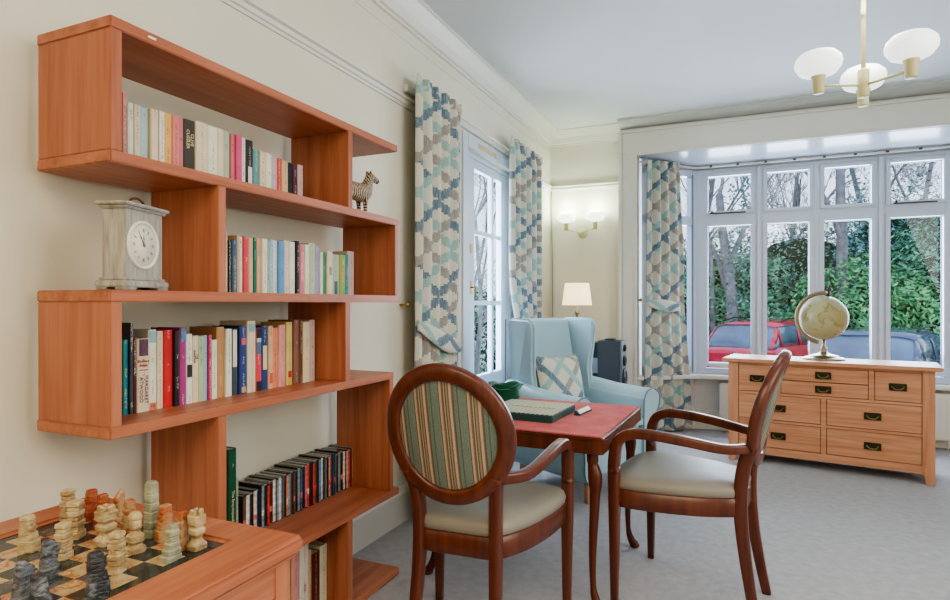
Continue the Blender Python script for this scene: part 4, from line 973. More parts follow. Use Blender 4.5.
def layered(m, L, cx=0, cy=0, n=20, e=5):
    """L: (z, rx, ry, dx) sharp layers"""
    rs = []
    for z, rx, ry, dx in L:
        r = []
        for k in range(n):
            th = 2 * pi * (k + .5) / n; c, q_ = cos(th), sin(th)
            r.append((cx + dx + rx * abs(c) ** (2 / e) * (1 if c > 0 else -1), cy + ry * abs(q_) ** (2 / e) * (1 if q_ > 0 else -1), z))
        rs.append(r)
    m.rings(rs, smooth=False); return m
def piece(typ, h, w, seed):
    r = random.Random(seed); m = MB(); a = w / 2
    if typ == 'slab':       # wedge: straight back, carved stepped face in front (+x)
        L = [(0, a * .95, a * .72, 0), (h * .30, a * .9, a * .70, 0)]
        z = .30
        L += [(h * .31, a * .78, a * .66, -a * .1), (h * .36, a * .78, a * .66, -a * .1), (h * .37, a * .8, a * .66, -.05 * a), (h * .52, a * .74, a * .62, -.1 * a), (h * .53, a * .64, a * .6, -.2 * a), (h * .60, a * .66, a * .6, -.2 * a), (h * .61, a * .74, a * .6, -.12 * a), (h * .72, a * .70, a * .58, -.15 * a), (h * .73, a * .62, a * .56, -.2 * a), (h * .78, a * .62, a * .56, -.2 * a), (h * .79, a * .68, a * .56, -.15 * a), (h * .97, a * .60, a * .5, -.2 * a), (h, a * .5, a * .42, -.22 * a)]
        layered(m, L)
        layered(m, [(h * .62, .14 * a, .2 * a, .5 * a), (h * .7, .18 * a, .16 * a, .5 * a), (h * .78, .05 * a, .1 * a, .48 * a)])
    elif typ == 'totem':
        L = []; z = 0
        ks = [1, .84, .94, .78, .9, .74, .84]; hs = [.2, .14, .14, .12, .14, .12, .14]
        for k, q_ in zip(ks, hs):
            L += [(z * h, a * k * .94, a * k * .85, 0), ((z + .02) * h, a * k, a * k * .9, 0), ((z + q_ - .025) * h, a * k * .98, a * k * .88, 0), ((z + q_ - .012) * h, a * k * .72, a * k * .64, 0)]
            z += q_
        layered(m, L)
        layered(m, [(h * .5, .2 * a, .22 * a, .7 * a), (h * .62, .22 * a, .18 * a, .66 * a), (h * .68, .08 * a, .1 * a, .6 * a)])
        for s in (-1, 1): layered(m, [(h * .22, .3 * a, .16 * a, .5 * a), (h * .42, .26 * a, .14 * a, .55 * a)], cy=s * .55 * a)
    elif typ == 'crown':
        layered(m, [(0, a, a, 0), (h * .12, a, a, 0), (h * .16, a * .9, a * .9, 0), (h * .24, a * .55, a * .55, 0), (h * .30, a * .52, a * .52, 0), (h * .40, a * .82, a * .82, 0), (h * .5, a * .85, a * .85, 0), (h * .55, a * .6, a * .6, 0), (h * .6, a * .62, a * .62, 0), (h * .63, a * .85, a * .85, 0), (h * .86, a * .9, a * .9, 0), (h * .87, a * .6, a * .6, 0)])
        for k in range(5):
            t_ = 2 * pi * k / 5; layered(m, [(h * .86, a * .26, a * .26, a * .58 * cos(t_)), (h * .98, a * .24, a * .24, a * .58 * cos(t_)), (h, a * .14, a * .14, a * .58 * cos(t_))], cy=a * .58 * sin(t_), n=10)
    elif typ == 'bust':
        layered(m, [(0, a, a * .9, 0), (h * .12, a * 1.0, a * .9, 0), (h * .15, a * .8, a * .7, 0), (h * .2, a * .6, a * .55, 0), (h * .28, a * .8, a * .8, 0), (h * .42, a * .75, a * .8, -.05 * a), (h * .5, a * .45, a * .45, 0), (h * .56, a * .4, a * .42, 0), (h * .6, a * .55, a * .5, .08 * a), (h * .75, a * .6, a * .52, .05 * a), (h * .82, a * .58, a * .52, 0), (h * .84, a * .7, a * .6, 0), (h * .92, a * .68, a * .58, 0), (h, a * .45, a * .4, 0)], e=3)
        layered(m, [(h * .62, .1 * a, .12 * a, .66 * a), (h * .68, .2 * a, .12 * a, .68 * a), (h * .76, .08 * a, .08 * a, .62 * a)])
    elif typ == 'knight':
        L = [(0, a, a * .75, 0), (h * .2, a * .95, a * .7, 0), (h * .22, a * .7, a * .6, -.1 * a), (h * .4, a * .68, a * .55, -.15 * a), (h * .55, a * .72, a * .5, .0), (h * .7, a * .85, a * .48, .12 * a), (h * .8, a * .8, a * .45, .1 * a), (h * .9, a * .5, a * .4, -.15 * a), (h, a * .25, a * .25, -.25 * a)]
        layered(m, L, e=3.5)
        for s in (-1, 1): layered(m, [(h * .86, .16 * a, .1 * a, -.1 * a), (h * 1.0, .06 * a, .05 * a, -.12 * a)], cy=s * .22 * a, n=8)
    elif typ == 'steps':
        L = []
        for i, k in enumerate((1, .86, .72, .6, .66, .5)):
            zz = h * i / 6; L += [(zz, a * k, a * .8 * k, -(1 - k) * a * .6), (zz + h * .13, a * k, a * .8 * k, -(1 - k) * a * .6), (zz + h * .145, a * k * .88, a * .7 * k, -(1 - k) * a * .6)]
        layered(m, L)
    elif typ == 'obelisk':
        L = []
        for i in range(6):
            zz = h * i / 6.3; k = 1 - i * .03; L += [(zz, a * .96 * k, a * .9 * k, 0), (zz + h * .13, a * .96 * k, a * .9 * k, 0), (zz + h * .145, a * .84 * k, a * .78 * k, 0)]
        L += [(h * .95, a * .8, a * .75, 0), (h, a * .55, a * .5, 0)]
        layered(m, L)
    return m
PIECES = [
 (-1.261, .722, .069, .040, 'slab', ST_BE, 'beige onyx wedge piece standing alone at the far left of the light pieces', 20),
 (-1.299, .820, .088, .034, 'totem', ST_BE, 'tall beige onyx piece with a notched crown at the back left of the board', -60),
 (-1.244, .800, .077, .038, 'totem', ST_BE, 'stocky beige totem piece just right of the tall notched one', -60),
 (-1.318, .880, .066, .036, 'slab', ST_OR, 'rust red stone wedge at the back edge, left of its darker twin', -100),
 (-1.249, .858, .071, .034, 'slab', ST_OR, 'rust red stone wedge directly behind the thick crowned beige piece', -100),
 (-1.159, .806, .076, .042, 'crown', ST_BE, 'thick beige piece with a fluted crown in the middle of the back group', 0),
 (-1.232, .888, .075, .032, 'knight', ST_RD, 'small tan horse head piece peeping out behind the crowned beige piece', -80),
 (-1.178, .868, .066, .034, 'slab', ST_RD, 'red streaked beige wedge between the horse piece and the grey green pillar', -100),
 (-1.070, .803, .076, .040, 'bust', ST_BE, 'beige onyx bust with a carved face in profile', -10),
 (-1.108, .868, .114, .030, 'obelisk', ST_GR, 'tallest piece, grey green ribbed stone pillar at the back', 0),
 (-1.070, .866, .070, .038, 'slab', ST_RD, 'red brown stone wedge right of the grey green pillar', -100),
 (-.998, .846, .074, .032, 'slab', ST_RD, 'orange and white streaked piece behind the stepped one', -80),
 (-.974, .803, .068, .038, 'steps', ST_GR, 'pale stepped stone piece at the front right edge of the board', -90),
 (-.972, .860, .077, .034, 'crown', ST_BE, 'beige piece with a toothed crown at the far right corner of the board', 0),
 (-1.017, .727, .073, .032, 'totem', ST_BE, 'beige totem piece nearest the front edge, right of the dark wedge', -70),
 (-1.164, .726, .068, .032, 'totem', ST_BE, 'small tan totem piece behind the dark leaning piece', -70),
 (-1.120, .675, .062, .042, 'knight', ST_DK, 'dark grey marble piece leaning like a horse in the middle of the board', 100),
 (-.975, .664, .068, .040, 'slab', ST_DK, 'dark grey marble wedge nearest the front right edge of the board', 70),
 (-1.049, .592, .069, .042, 'knight', ST_DK, 'dark veined marble horse piece at the left end of the front row', 110),
 (-1.005, .592, .056, .034, 'slab', ST_DK, 'short dark marble piece at the bottom edge beside the dark horse', 80),
 (-1.066, .556, .044, .026, 'totem', ST_DK, 'dark marble piece cut off at the lower left corner of the picture', 80),
]
for i, (x, y, h, w_, ty, mt, lab, ang) in enumerate(PIECES):
    piece(ty, h, w_ * .9, i).build('chess_piece', mt, bevel=.0007, seg=1, loc=(x, y, CT), rot=(0, 0, radians(ang)), label=lab, cat='chess piece', group='light chess pieces' if mt is not ST_DK else 'dark chess pieces')
# ------------------------------------------------------------------ table lamp, hi-fi
def glow(name, c, strength, base=(.8, .78, .7)):
    t = NT(name); t.bsdf(base, .5, .3); t.b.inputs['Emission Color'].default_value = (*c, 1); t.b.inputs['Emission Strength'].default_value = strength; return t.m
ltb = empty('lamp_table', (-1.447, 5.75, 0), label='small round wooden side table behind the blue armchair', cat='side table')
MB().lathe([(.0, .66), (.24, .66), (.245, .67), (.24, .68), (0, .68)], 32).build('top', M_MAHO, ltb)
MB().lathe([(.16, 0), (.16, .02), (.05, .06), (.025, .1), (.035, .3), (.022, .5), (.05, .65), (.05, .66)], 24).build('pedestal', M_MAHO, ltb)
lm = empty('table_lamp', (-1.447, 5.75, .68), label='brass table lamp with a glowing cream shade in the alcove', cat='lamp')
MB().lathe([(.075, 0), (.075, .01), (.03, .025), (.015, .05), (.022, .1), (.012, .15), (.010, .5), (.022, .52), (.022, .535), (.009, .55), (.007, .64), (0, .66)], 24).build('stand', M_BR2, lm)
MB().lathe([(.143, .60), (.115, .81)], 40).rings([[]] * 0 or [[(.1, 0, .7), (.1, .001, .7), (.1, 0, .701)]] * 2).build('lamp_shade', glow('lit_cream_shade', (1, .72, .42), 1.3, hexc('E8D2B0')), lm)
MB().lathe([(0, .66), (.02, .67), (.03, .70), (.02, .73), (0, .74)], 16).build('bulb', glow('warm_bulb', (1, .75, .45), 6), lm)
M_BLKB = plain('charcoal_cabinet', hexc('32373B'), .45, .4, var=.03); M_BLK = plain('black_rubber', hexc('15161A'), .5, .4, var=.05)
sp_ = empty('loudspeaker', (-1.02, 5.30, .50), label='charcoal loudspeaker facing the window behind the blue armchair', cat='speaker')
MB().box(-.105, .085, -.115, .115, 0, .475).build('cabinet', M_BLKB, sp_, bevel=.004)
MB().box(.085, .10, -.115, .115, 0, .475).build('baffle', plain('grey_baffle', hexc('5A5F6B'), .4, .4), sp_, bevel=.004)
for zc, rr in ((.15, .085), (.30, .045), (.41, .03)):
    m = MB().lathe([(rr, 0), (rr, .008), (rr * .85, .018), (rr * .6, .006), (rr * .3, .012), (0, .022)], 28); m.xform(Matrix.Rotation(pi / 2, 4, 'Y')); m.build('driver_cone', M_BLK, sp_, loc=(.10, 0, zc))
MB().box(-.06, .03, -.05, .05, .475, .49).build('remote_puck', M_BLKB, sp_, bevel=.006)
ss = empty('speaker_stand', (-1.02, 5.30, 0), label='black stand carrying the charcoal loudspeaker', cat='stand')
MB().box(-.12, .12, -.12, .12, .478, .50).build('top_plate', M_BLK, ss); MB().box(-.04, .04, -.04, .04, .02, .48).build('column', M_BLK, ss); MB().box(-.13, .13, -.14, .14, 0, .02).build('foot', M_BLK, ss)
hf = empty('hifi_stack', (-1.30, 5.62, 0), label='grey and black stacked hi-fi units beside the loudspeaker', cat='hi-fi')
hf.location = (-1.185, 5.56, 0)
MB().box(-.09, .09, -.11, .11, 0, .30).build('cabinet', M_BLK, hf, bevel=.004)
for z, c in ((.30, '9AA0A8'), (.52, '1E2024'), (.66, '9AA0A8'), (.80, '1E2024')):
    MB().box(-.088, .088, -.11, .11, z + .002, min(z + (.22 if z == .30 else .14), .945)).build('audio_unit', plain('unit_' + c, hexc(c), .35, .5, .2, var=.05), hf, bevel=.003)
# ------------------------------------------------------------------ light fittings
M_CRM = plain('cream_enamel', hexc('CFC99B'), .35, .4, var=.03)
M_GLOBEW = glow('frosted_glass_shade', (.92, 1, .93), .75, (.85, .87, .83))
def shade(mb, c, r=.091):
    prof = [(.03, -.052), (.045, -.05), (r * .8, -.036), (r * .98, -.012), (r, .006), (r * .95, .024), (r * .75, .043), (r * .5, .052), (.034, .055), (.032, .048), (.01, .045)]
    return mb.lathe(prof, 32, c)
pend = Vector((.48, 3.01, 0)); gz = 2.318
ch = empty('ceiling_light', (.48, 3.01, ZC), label='cream three-arm ceiling light with frosted flattened globes', cat='ceiling light')
MB().tube([(0, 0, 0), (0, 0, 2.285 - ZC)], .009, 12).lathe([(.05, -.03), (.055, -.02), (.055, 0)], 24).build('rod', M_CRM, ch)
hz = 2.225 - ZC
MB().lathe([(0, -.05), (.020, -.05), (.022, -.048), (.022, .062), (.02, .066), (0, .066)], 24, (0, 0, hz)).build('hub', M_CRM, ch)
for (x, y) in ((.305, 2.94), (.511, 3.211), (.622, 2.887)):
    dx, dy = x - .48, y - 3.01; ar = MB().tube([(0, 0, hz + .0), (dx, dy, hz)], .006, 10)
    o = ar.build('arm', M_CRM, ch)
    MB().lathe([(0, -.032), (.021, -.032), (.023, -.03), (.023, .03), (.030, .036), (.030, .04), (0, .04)], 24, (dx, dy, hz)).build('cup', M_CRM, o)
    shade(MB(), (dx, dy, hz + .092)).build('glass_shade', M_GLOBEW, o)
sc_ = empty('wall_light', (-1.50, YB, 2.03), label='cream twin-arm wall light glowing on the alcove wall', cat='wall light')
MB().lathe([(.055, 0), (.055, .012), (.02, .03), (0, .03)], 24).xform(Matrix.Rotation(pi / 2, 4, 'X')).build('backplate', M_CRM, sc_)
M_GLW2 = glow('lit_frosted_shade', (.85, 1, .80), 1.6, (.85, .87, .8))
for s in (-1, 1):
    o = MB().tube(catmull([(0, -.03, 0), (s * .06, -.07, .01), (s * .15, -.09, .03)], 5), .006, 8).build('arm', M_CRM, sc_)
    MB().lathe([(0, -.0), (.022, 0), (.022, .07), (.03, .075), (0, .075)], 20, (s * .15, -.09, .02)).build('cup', M_CRM, o)
    shade(MB(), (s * .15, -.09, .155), .10).build('glass_shade', M_GLW2, o)
# ------------------------------------------------------------------ radiator
rd = empty('radiator', (-.19, 6.52, 0), label='white panel radiator beneath the bay window behind the dresser', cat='radiator')
MB().box(0, 1.9, -.02, .06, .09, .50).build('panel', M_TRIM, rd, bevel=.01)
m = MB()
for i in range(36): m.box(.03 + i * .052, .055 + i * .052, -.026, -.018, .13, .46)
m.build('flutes', M_TRIM, rd, bevel=.003)
MB().tube([(.03, .03, 0), (.03, .03, .12)], .008, 8).build('pipe', M_TRIM, rd); MB().tube([(1.87, .03, 0), (1.87, .03, .12)], .008, 8).build('pipe', M_TRIM, rd)
# ------------------------------------------------------------------ outside
GZ = -.58
t = NT('garden_ground'); t.bsdf((.2, .2, .2), .9, .1); v = t.coord()
t.l(t.ramp(t.noise(v, .35, 4), [(.4, hexc('6E7A58')), (.6, hexc('7E8E62'))]), t.b.inputs['Base Color'])
S(MB().box(-40, 40, 7.6, 60, GZ - .1, GZ - .01).box(-40, XL - .35, -10, 7.6, GZ - .1, GZ - .01), 'ground_garden', t.m)
S(MB().box(-3.5, 14, 7.4, 16.8, GZ - .02, GZ), 'ground_driveway', plain('grey_tarmac', hexc('7C7E82'), .9, .1, var=.1, nscale=30))
S(MB().box(XL - .5, XR + .3, 7.0, 7.4, GZ - .1, -.1), 'wall_plinth', plain('brick_red', hexc('8A5A48'), .9))
def leafmat(name, a, b, c, tr=.25):
    t = NT(name); t.bsdf(hexc(b), .45, .35)
    oi = t.noise(t.coord(), 6, 2); t.l(t.ramp(oi, [(.32, hexc(a)), (.5, hexc(b)), (.68, hexc(c))]), t.b.inputs['Base Color'])
    return t.m
LF_SIDE = leafmat('mist_paled_leaves', '88AE98', 'A8C9B4', 'CCE2D2')  # paler greens, mist haze put into the leaf colour
LF = [leafmat('laurel_leaves', '3C8050', '63B06C', 'A8DC94'), leafmat('dark_ivy_leaves', '34605C', '55887E', '8FBCB4'), leafmat('mid_green_leaves', '3B7558', '5A9C74', '93CCA0')]
M_BARK = plain('grey_brown_bark', hexc('8E8A8C'), .9, .1, var=.3, nscale=7, bump=.6)
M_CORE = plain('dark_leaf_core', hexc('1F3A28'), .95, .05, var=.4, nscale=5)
rl_ = random.Random(11)
def shrub(name, loc, size, n, mat, label, ls=.09, group=None, core=True):
    """leafy crown: many small leaves on a lumpy ellipsoid"""
    m = MB(); sx, sy, sz = size
    for i in range(n):
        th = rl_.uniform(0, 2 * pi); u = rl_.uniform(-.35, 1); q_ = sqrt(max(0, 1 - u * u))
        d = Vector((q_ * cos(th), q_ * sin(th), u))
        lump = 1 + .28 * noise.noise(d * 2.6 + Vector(loc)) + .12 * noise.noise(d * 7 + Vector(loc)) - .28 * rl_.random() ** 2
        p = Vector((d.x * sx * lump, d.y * sy * lump, sz * .35 + d.z * sz * .65 * lump))
        nrm = (d + Vector((rl_.uniform(-.8, .8), rl_.uniform(-.8, .8), rl_.uniform(-.2, 1)))).normalized()
        a = nrm.orthogonal().normalized(); a.rotate(Matrix.Rotation(rl_.uniform(0, 6.3), 3, nrm)); b = nrm.cross(a)
        l_ = ls * rl_.uniform(.7, 1.4); w_ = l_ * .38
        m.quad(p - a * l_ * .5, p + b * w_ * .5, p + a * l_ * .5, p - b * w_ * .5)
    o = m.build(name, mat, label=label, cat='shrub' if 'shrub' in name or 'hedge' in name else 'bush', group=group, loc=loc)
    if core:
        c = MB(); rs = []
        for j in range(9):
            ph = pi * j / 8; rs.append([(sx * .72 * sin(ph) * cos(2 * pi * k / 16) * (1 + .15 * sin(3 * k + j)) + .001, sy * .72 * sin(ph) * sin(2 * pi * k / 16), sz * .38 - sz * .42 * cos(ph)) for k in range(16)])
        c.rings(rs).build('sky_block_core', M_CORE, o)  # dark blob added inside the leaves to block the sky
    return o
def at(px, Y):      # plan X of a column of the view at distance Y
    a = (px - 475) / 603; d = Y / (cos(PSI) + a * sin(PSI)); return d * (-sin(PSI) + a * cos(PSI))
hedge = [(700, 18.0, 1.9, 3.1, 0, 'bright laurel bush behind the red car, furthest left'), (752, 17.8, 1.6, 2.7, 2, 'mid green laurel bush between the two tree trunks'), (800, 18.6, 2.0, 3.9, 1, 'tall dark green bush behind the middle window pane'),
         (850, 17.2, 1.4, 2.5, 0, 'bright green laurel bush right of the globe behind the grey car'), (900, 17.4, 1.5, 2.15, 0, 'low bright laurel bush seen over the grey car roof'), (905, 20.5, 2.3, 4.8, 1, 'tall blue green ivy-covered bush in the right-hand pane'), (965, 18.0, 1.9, 3.4, 2, 'mid green bush at the right edge of the bay view'), (655, 18.4, 2.0, 2.9, 2, 'mid green bush seen past the bay curtain')]
for px, Y, sx, h, k, lab in hedge:
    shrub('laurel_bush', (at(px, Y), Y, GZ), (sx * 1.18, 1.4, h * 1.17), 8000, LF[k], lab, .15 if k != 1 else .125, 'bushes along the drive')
def tree(name, base, h, r, label, seed, spread=.5, levels=4, lean=(0, 0), twig=.006, fork=.35, ivy=0):
    r_ = random.Random(seed); m = MB(); tw = MB()
    def branch(p, d, L, rad, lv, mb):
        n = 5; pts = [p]; q_ = p.copy(); dd = d.copy()
        for i in range(n):
            dd = (dd + Vector((r_.uniform(-1, 1), r_.uniform(-1, 1), r_.uniform(-.4, .7))) * (.10 if lv == levels else .2)).normalized()
            q_ = q_ + dd * L / n; pts.append(q_.copy())
        rr = [rad * (1 - .45 * i / n) for i in range(n + 1)]
        mb.tube(pts, rr, 8 if lv > 2 else 4, cap=False)
        if lv == 0: return
        K = 4 if (lv == levels and fork < .15) or lv < 3 else 3
        for i in range(K):
            k = int(n * (fork + (1 - fork) * (i + 1) / K)) if lv == levels else r_.randint(2, n)
            k = min(n, max(1, k))
            nd = (dd + Vector((r_.uniform(-1, 1), r_.uniform(-1, 1), r_.uniform(-.15, .8))) * spread * 1.6).normalized()
            branch(pts[k], nd, L * r_.uniform(.5, .75), max(twig, rr[k] * .55), lv - 1, mb if lv > 3 else tw)
    branch(Vector((0, 0, 0)), Vector((lean[0], lean[1], 1)).normalized(), h * .5, r, levels, m)
    o = m.build(name, M_BARK, label=label, cat='tree', group='bare trees outside', loc=base)
    tw.build('branches', M_BARK, o)
    if ivy:
        lf = MB()
        for i in range(ivy):
            z = r_.uniform(.3, h * .55); th = r_.uniform(0, 6.3); rr = r * 1.1 + r_.random() ** 3 * .2
            p = Vector((rr * cos(th) + lean[0] * z, rr * sin(th) + lean[1] * z, z)); a = Vector((r_.uniform(-1, 1), r_.uniform(-1, 1), r_.uniform(-1, 1))).normalized(); b = a.orthogonal().normalized(); l_ = .1
            lf.quad(p - a * l_ * .5, p + b * l_ * .4, p + a * l_ * .5, p - b * l_ * .4)
        lf.build('ivy', LF[1], o)
    return o
def T_(px, Y): return (at(px, Y), Y, GZ)
tree('garden_tree', T_(733, 16.4), 9.5, .17, 'thick grey tree trunk with forked branches behind the red car', 3, .55, 5, (.03, 0), .007, .25, ivy=500)
tree('garden_tree', T_(720, 16.6), 7.0, .085, 'slim leaning tree just left of the thick forked trunk', 8, .6, 4, (-.09, 0))
tree('garden_tree', T_(848, 16.6), 11, .16, 'straight grey tree trunk behind the right casement window', 21, .5, 5, (.01, 0), .007, .5, ivy=400)
tree('garden_tree', T_(790, 22), 12, .11, 'bare distant tree seen above the middle bushes', 33, .6, 6, (0, 0), .008, .1)
tree('garden_tree', T_(915, 23), 13, .11, 'bare distant tree seen over the blue green ivy', 41, .6, 6, (0, 0), .008, .1)
tree('garden_tree', T_(880, 25), 14, .13, 'far bare tree between the right-hand panes', 47, .6, 6, (0, 0), .008, .12)
tree('garden_tree', T_(690, 22), 13, .12, 'bare distant tree at the left of the bay view', 52, .6, 6, (0, 0), .008, .1)
# side garden seen through the tall window
tree('garden_tree', (-6.2, 13.0, GZ), 10, .10, 'bare branching tree outside the tall side window', 61, .7, 6, (.02, -.02), .007, .2)
tree('garden_tree', (-9.5, 17.5, GZ), 12, .10, 'bare tree further off outside the tall side window', 67, .7, 6, (0, 0), .008, .2)
tree('garden_tree', (-4.6, 10.6, GZ), 7, .06, 'slender bare sapling close outside the tall side window', 71, .7, 6, (0, 0), .005, .1)
tree('garden_tree', (-5.6, 12.6, GZ), 9, .08, 'thin many-branched tree outside the tall side window', 73, .7, 6, (0, 0), .006, .12)
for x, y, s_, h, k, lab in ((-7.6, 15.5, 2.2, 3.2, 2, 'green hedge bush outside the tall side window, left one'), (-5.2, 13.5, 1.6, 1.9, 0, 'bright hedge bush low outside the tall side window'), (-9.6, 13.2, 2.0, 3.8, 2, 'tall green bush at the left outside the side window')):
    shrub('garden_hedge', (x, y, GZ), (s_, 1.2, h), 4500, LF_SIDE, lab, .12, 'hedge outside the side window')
# ------------------------------------------------------------------ cars
M_CG = plain('reflection_tinted_car_glass', hexc('5C7084'), .05, .9, var=.35, nscale=1.5); M_TYRE = plain('tyre', (.02, .02, .02), .8); M_RIM = plain('alloy', hexc('A8ACB0'), .3, .5, .9)  # glass colour lightened to stand in for reflected light
def car(name, loc, rz, paint, label, L=4.15, Wd=1.75, Ht=1.5, tailx=1.0):
    o = empty(name, loc, rz, label=label, cat='car')
    w_ = Wd / 2
    # local +Y = front of the car. cross-sections of the lower body: y, half width, z bottom, z belt
    secs = [(-L / 2, w_ * .80, .42, .82), (-L / 2 + .08, w_ * .93, .32, .93), (-L / 2 + .35, w_, .26, .98), (-L * .2, w_, .25, .98), (0, w_, .25, .96), (L * .18, w_, .25, .95), (L * .27, w_ * .99, .26, .93), (L * .38, w_ * .97, .26, .88), (L / 2 - .12, w_ * .88, .30, .76), (L / 2, w_ * .72, .38, .62)]
    rs = []
    for y, hw, a, b in secs:
        r = []
        for (fx, fz) in ((-.9, 0), (-1, .15), (-1.0, .5), (-.97, .85), (-.90, 1), (-.4, 1.03), (.4, 1.03), (.90, 1), (.97, .85), (1.0, .5), (1, .15), (.9, 0)): r.append((hw * fx, y, a + (b - a) * fz))
        rs.append(r)
    MB().rings(rs).build('body', paint, o)
    g = [(-L / 2 + .10, w_ * .86, .95, .97), (-L / 2 + .22, w_ * .86, .95, 1.12), (-L / 2 + .48, w_ * .84, .95, Ht - .08), (-L * .25, w_ * .84, .95, Ht - .03), (0, w_ * .84, .94, Ht), (L * .08, w_ * .84, .94, Ht - .03), (L * .13, w_ * .84, .94, Ht - .10), (L * .30, w_ * .82, .92, .95)]
    def green(sc, z0f, z1f, grow=0):
        rs = []
        for y, hw, a, b in g:
            r = []
            for k in range(13):
                t_ = k / 12; ang = pi * t_
                e = 5
                cx = -cos(ang); sx = sin(ang)
                X = hw * (abs(cx) ** (2 / e)) * (1 if cx > 0 else -1); Z = a + (b - a) * abs(sx) ** (2 / e)
                X *= (1 - .16 * (Z - a))
                r.append((X * (1 + grow), y, Z + grow * .5))
            rs.append(r)
        return rs
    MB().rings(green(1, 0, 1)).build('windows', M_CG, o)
    # roof skin and pillars
    rs = green(1, 0, 1, .008); m = MB()
    rf = [r[3:10] for r in rs[2:7]]; m.rings(rf, cap=False, closed=False)
    for (ya, yb) in ((1, 2), (2, 3), (5, 6), (6, 7), (3, 4), (0, 1)):
        for side in (0, 1):
            A, B = rs[ya], rs[yb]
            idx = (0, 1, 2, 3, 4) if side == 0 else (12, 11, 10, 9, 8)
            if (ya, yb) in ((3, 4),):   # slim central pillar
                f0, f1 = .35, .5
                a_ = [tuple(Vector(A[i]) * (1 - f0) + Vector(B[i]) * f0) for i in idx[:3]]; b_ = [tuple(Vector(A[i]) * (1 - f1) + Vector(B[i]) * f1) for i in idx[:3]]
            elif ya in (2, 5): 
                f0, f1 = (.0, .15) if ya == 2 else (.85, 1)
                a_ = [tuple(Vector(A[i]) * (1 - f0) + Vector(B[i]) * f0) for i in idx[:4]]; b_ = [tuple(Vector(A[i]) * (1 - f1) + Vector(B[i]) * f1) for i in idx[:4]]
            else: a_ = [A[i] for i in idx[1:4]]; b_ = [B[i] for i in idx[1:4]]
            m.rings([a_, b_], cap=False, closed=False)
    so = m.build('roof_and_pillars', paint, o); md = so.modifiers.new('s', 'SOLIDIFY'); md.thickness = .012; md.offset = 1
    for s in (-1, 1):
        MB().sweep([(s * w_ * .68, -L * .30, Ht + .0), (s * w_ * .68, -L * .2, Ht + .05), (s * w_ * .68, L * .02, Ht + .05), (s * w_ * .68, L * .06, Ht + .01)], (.015, .015), n=8).build('roof_rail', M_BLK, o)
        for y in (-L * .32, L * .31):
            m = MB().lathe([(.20, -.09), (.31, -.1), (.32, -.06), (.32, .06), (.31, .1), (.20, .09)], 28); m.xform(Matrix.Rotation(pi / 2, 4, 'Y')); wh = m.build('wheel', M_TYRE, o, loc=(s * (w_ - .10), y, .32))
            m = MB().lathe([(0, .07), (.05, .09), (.2, .085), (.21, .07)], 20); m.xform(Matrix.Rotation(s * pi / 2, 4, 'Y')); m.build('rim', M_RIM, wh)
        MB().box(s * w_ * .80 - .14, s * w_ * .80 + .10, -L / 2 - .0, -L / 2 + .16, .78, .90).build('tail_light', plain('red_lens', hexc('C23A48'), .2, .6), o, bevel=.03)
        MB().sweep([(s * w_ * .9, L * .17, .98), (s * (w_ + .12), L * .16, 1.03)], (.07, .055), n=10, up=(0, 0, 1)).build('wing_mirror', paint, o)
    MB().box(-w_ * .35, w_ * .35, -L / 2 - .02, -L / 2 + .03, .52, .64).build('number_plate', plain('plate_yellow', hexc('C9B34A'), .5), o)
    em = MB().tube([(.07 * cos(a), -L / 2 + .02 - .03, .84 + .05 * sin(a)) for a in [2 * pi * k / 20 for k in range(20)]], .008, 6, loop=True)
    em.tube([(-.05, -L / 2 - .012, .82), (0, -L / 2 - .02, .87), (.05, -L / 2 - .012, .82)], .008, 6)
    em.build('tail_emblem', M_RIM, o)
    return o
def carpaint(name, c): return plain(name, hexc(c), .12, .7, var=.03, nscale=1, Coat_Weight=.5)
car('red_car', (at(778, 14.9), 15.4, GZ), radians(-25), carpaint('red_car_paint', 'D8304A'), 'red car with roof rails parked outside, behind the left panes of the bay window', Ht=1.50)
car('grey_car', (at(890, 12.6), 12.6, GZ), radians(-22), carpaint('dark_grey_car_paint', '54607A'), 'dark blue grey hatchback parked outside the right panes of the bay window', L=4.0, Ht=1.44)
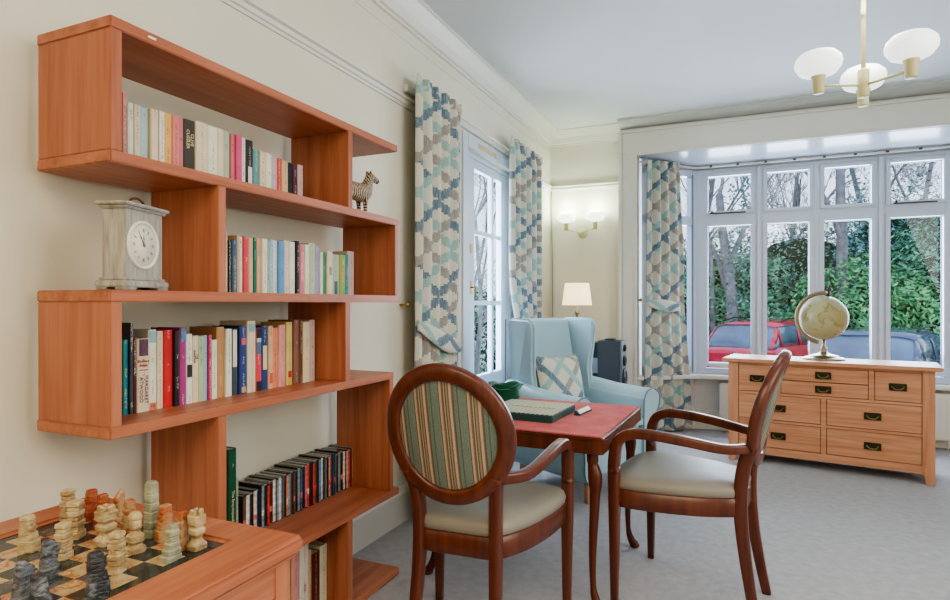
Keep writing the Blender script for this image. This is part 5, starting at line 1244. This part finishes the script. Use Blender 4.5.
# ------------------------------------------------------------------ light
W = bpy.data.worlds.new('World'); SC.world = W; W.use_nodes = True; nt = W.node_tree; nt.nodes.clear()
wo = nt.nodes.new('ShaderNodeOutputWorld'); bgd = nt.nodes.new('ShaderNodeBackground'); nt.links.new(bgd.outputs[0], wo.inputs[0])
tc = nt.nodes.new('ShaderNodeTexCoord'); sx_ = nt.nodes.new('ShaderNodeSeparateXYZ'); nt.links.new(tc.outputs['Generated'], sx_.inputs[0])
rp = nt.nodes.new('ShaderNodeValToRGB'); nt.links.new(sx_.outputs[2], rp.inputs[0])
e = rp.color_ramp.elements; e[0].position = 0; e[0].color = (*hexc('DCE4F4'), 1); e[1].position = .6; e[1].color = (*hexc('BCCDEC'), 1)
nt.links.new(rp.outputs[0], bgd.inputs[0]); bgd.inputs[1].default_value = 1.4
def area(name, loc, rot, size, power, col, sy=None):
    l = bpy.data.lights.new(name, 'AREA'); l.shape = 'RECTANGLE'; l.size = size; l.size_y = sy or size; l.energy = power; l.color = col
    o = bpy.data.objects.new(name, l); COL.objects.link(o); o.location = loc; o.rotation_euler = rot; return o
def point(name, loc, power, col, r=.08):
    l = bpy.data.lights.new(name, 'POINT'); l.energy = power; l.color = col; l.shadow_soft_size = r
    o = bpy.data.objects.new(name, l); COL.objects.link(o); o.location = loc; return o
area('fill_light_rear', (.6, -1.2, 3.05), (0, 0, 0), 2.6, 72, (1, .84, .62))  # unseen fill light added behind the camera
area('fill_light_right', (2.9, 1.6, 2.2), (0, radians(70), 0), 2.2, 42, (1, .96, .92))  # unseen fill light added on the right, no fitting there
area('daylight_bay', (.70, WY + .40, 1.75), (radians(-90), 0, 0), 2.6, 120, (.78, .88, 1), 1.9)
area('daylight_side', (XL - .5, 4.57, 1.5), (0, radians(-90), 0), 2.2, 95, (.80, .9, 1), 1.3)
point('lamp_bulb', (-1.447, 5.75, 1.42), 5, (1, .75, .45), .04)
for s in (-1, 1): point('wall_light_bulb', (-1.50 + s * .15, YB - .13, 2.29), 3.2, (.9, 1, .78), .05)
point('ceiling_light_bulb', (.48, 3.01, 2.52), 8, (.95, 1, .92), .15)
SC.view_settings.view_transform = 'AgX'
SC.view_settings.look = 'AgX - Medium High Contrast'
SC.view_settings.exposure = .76
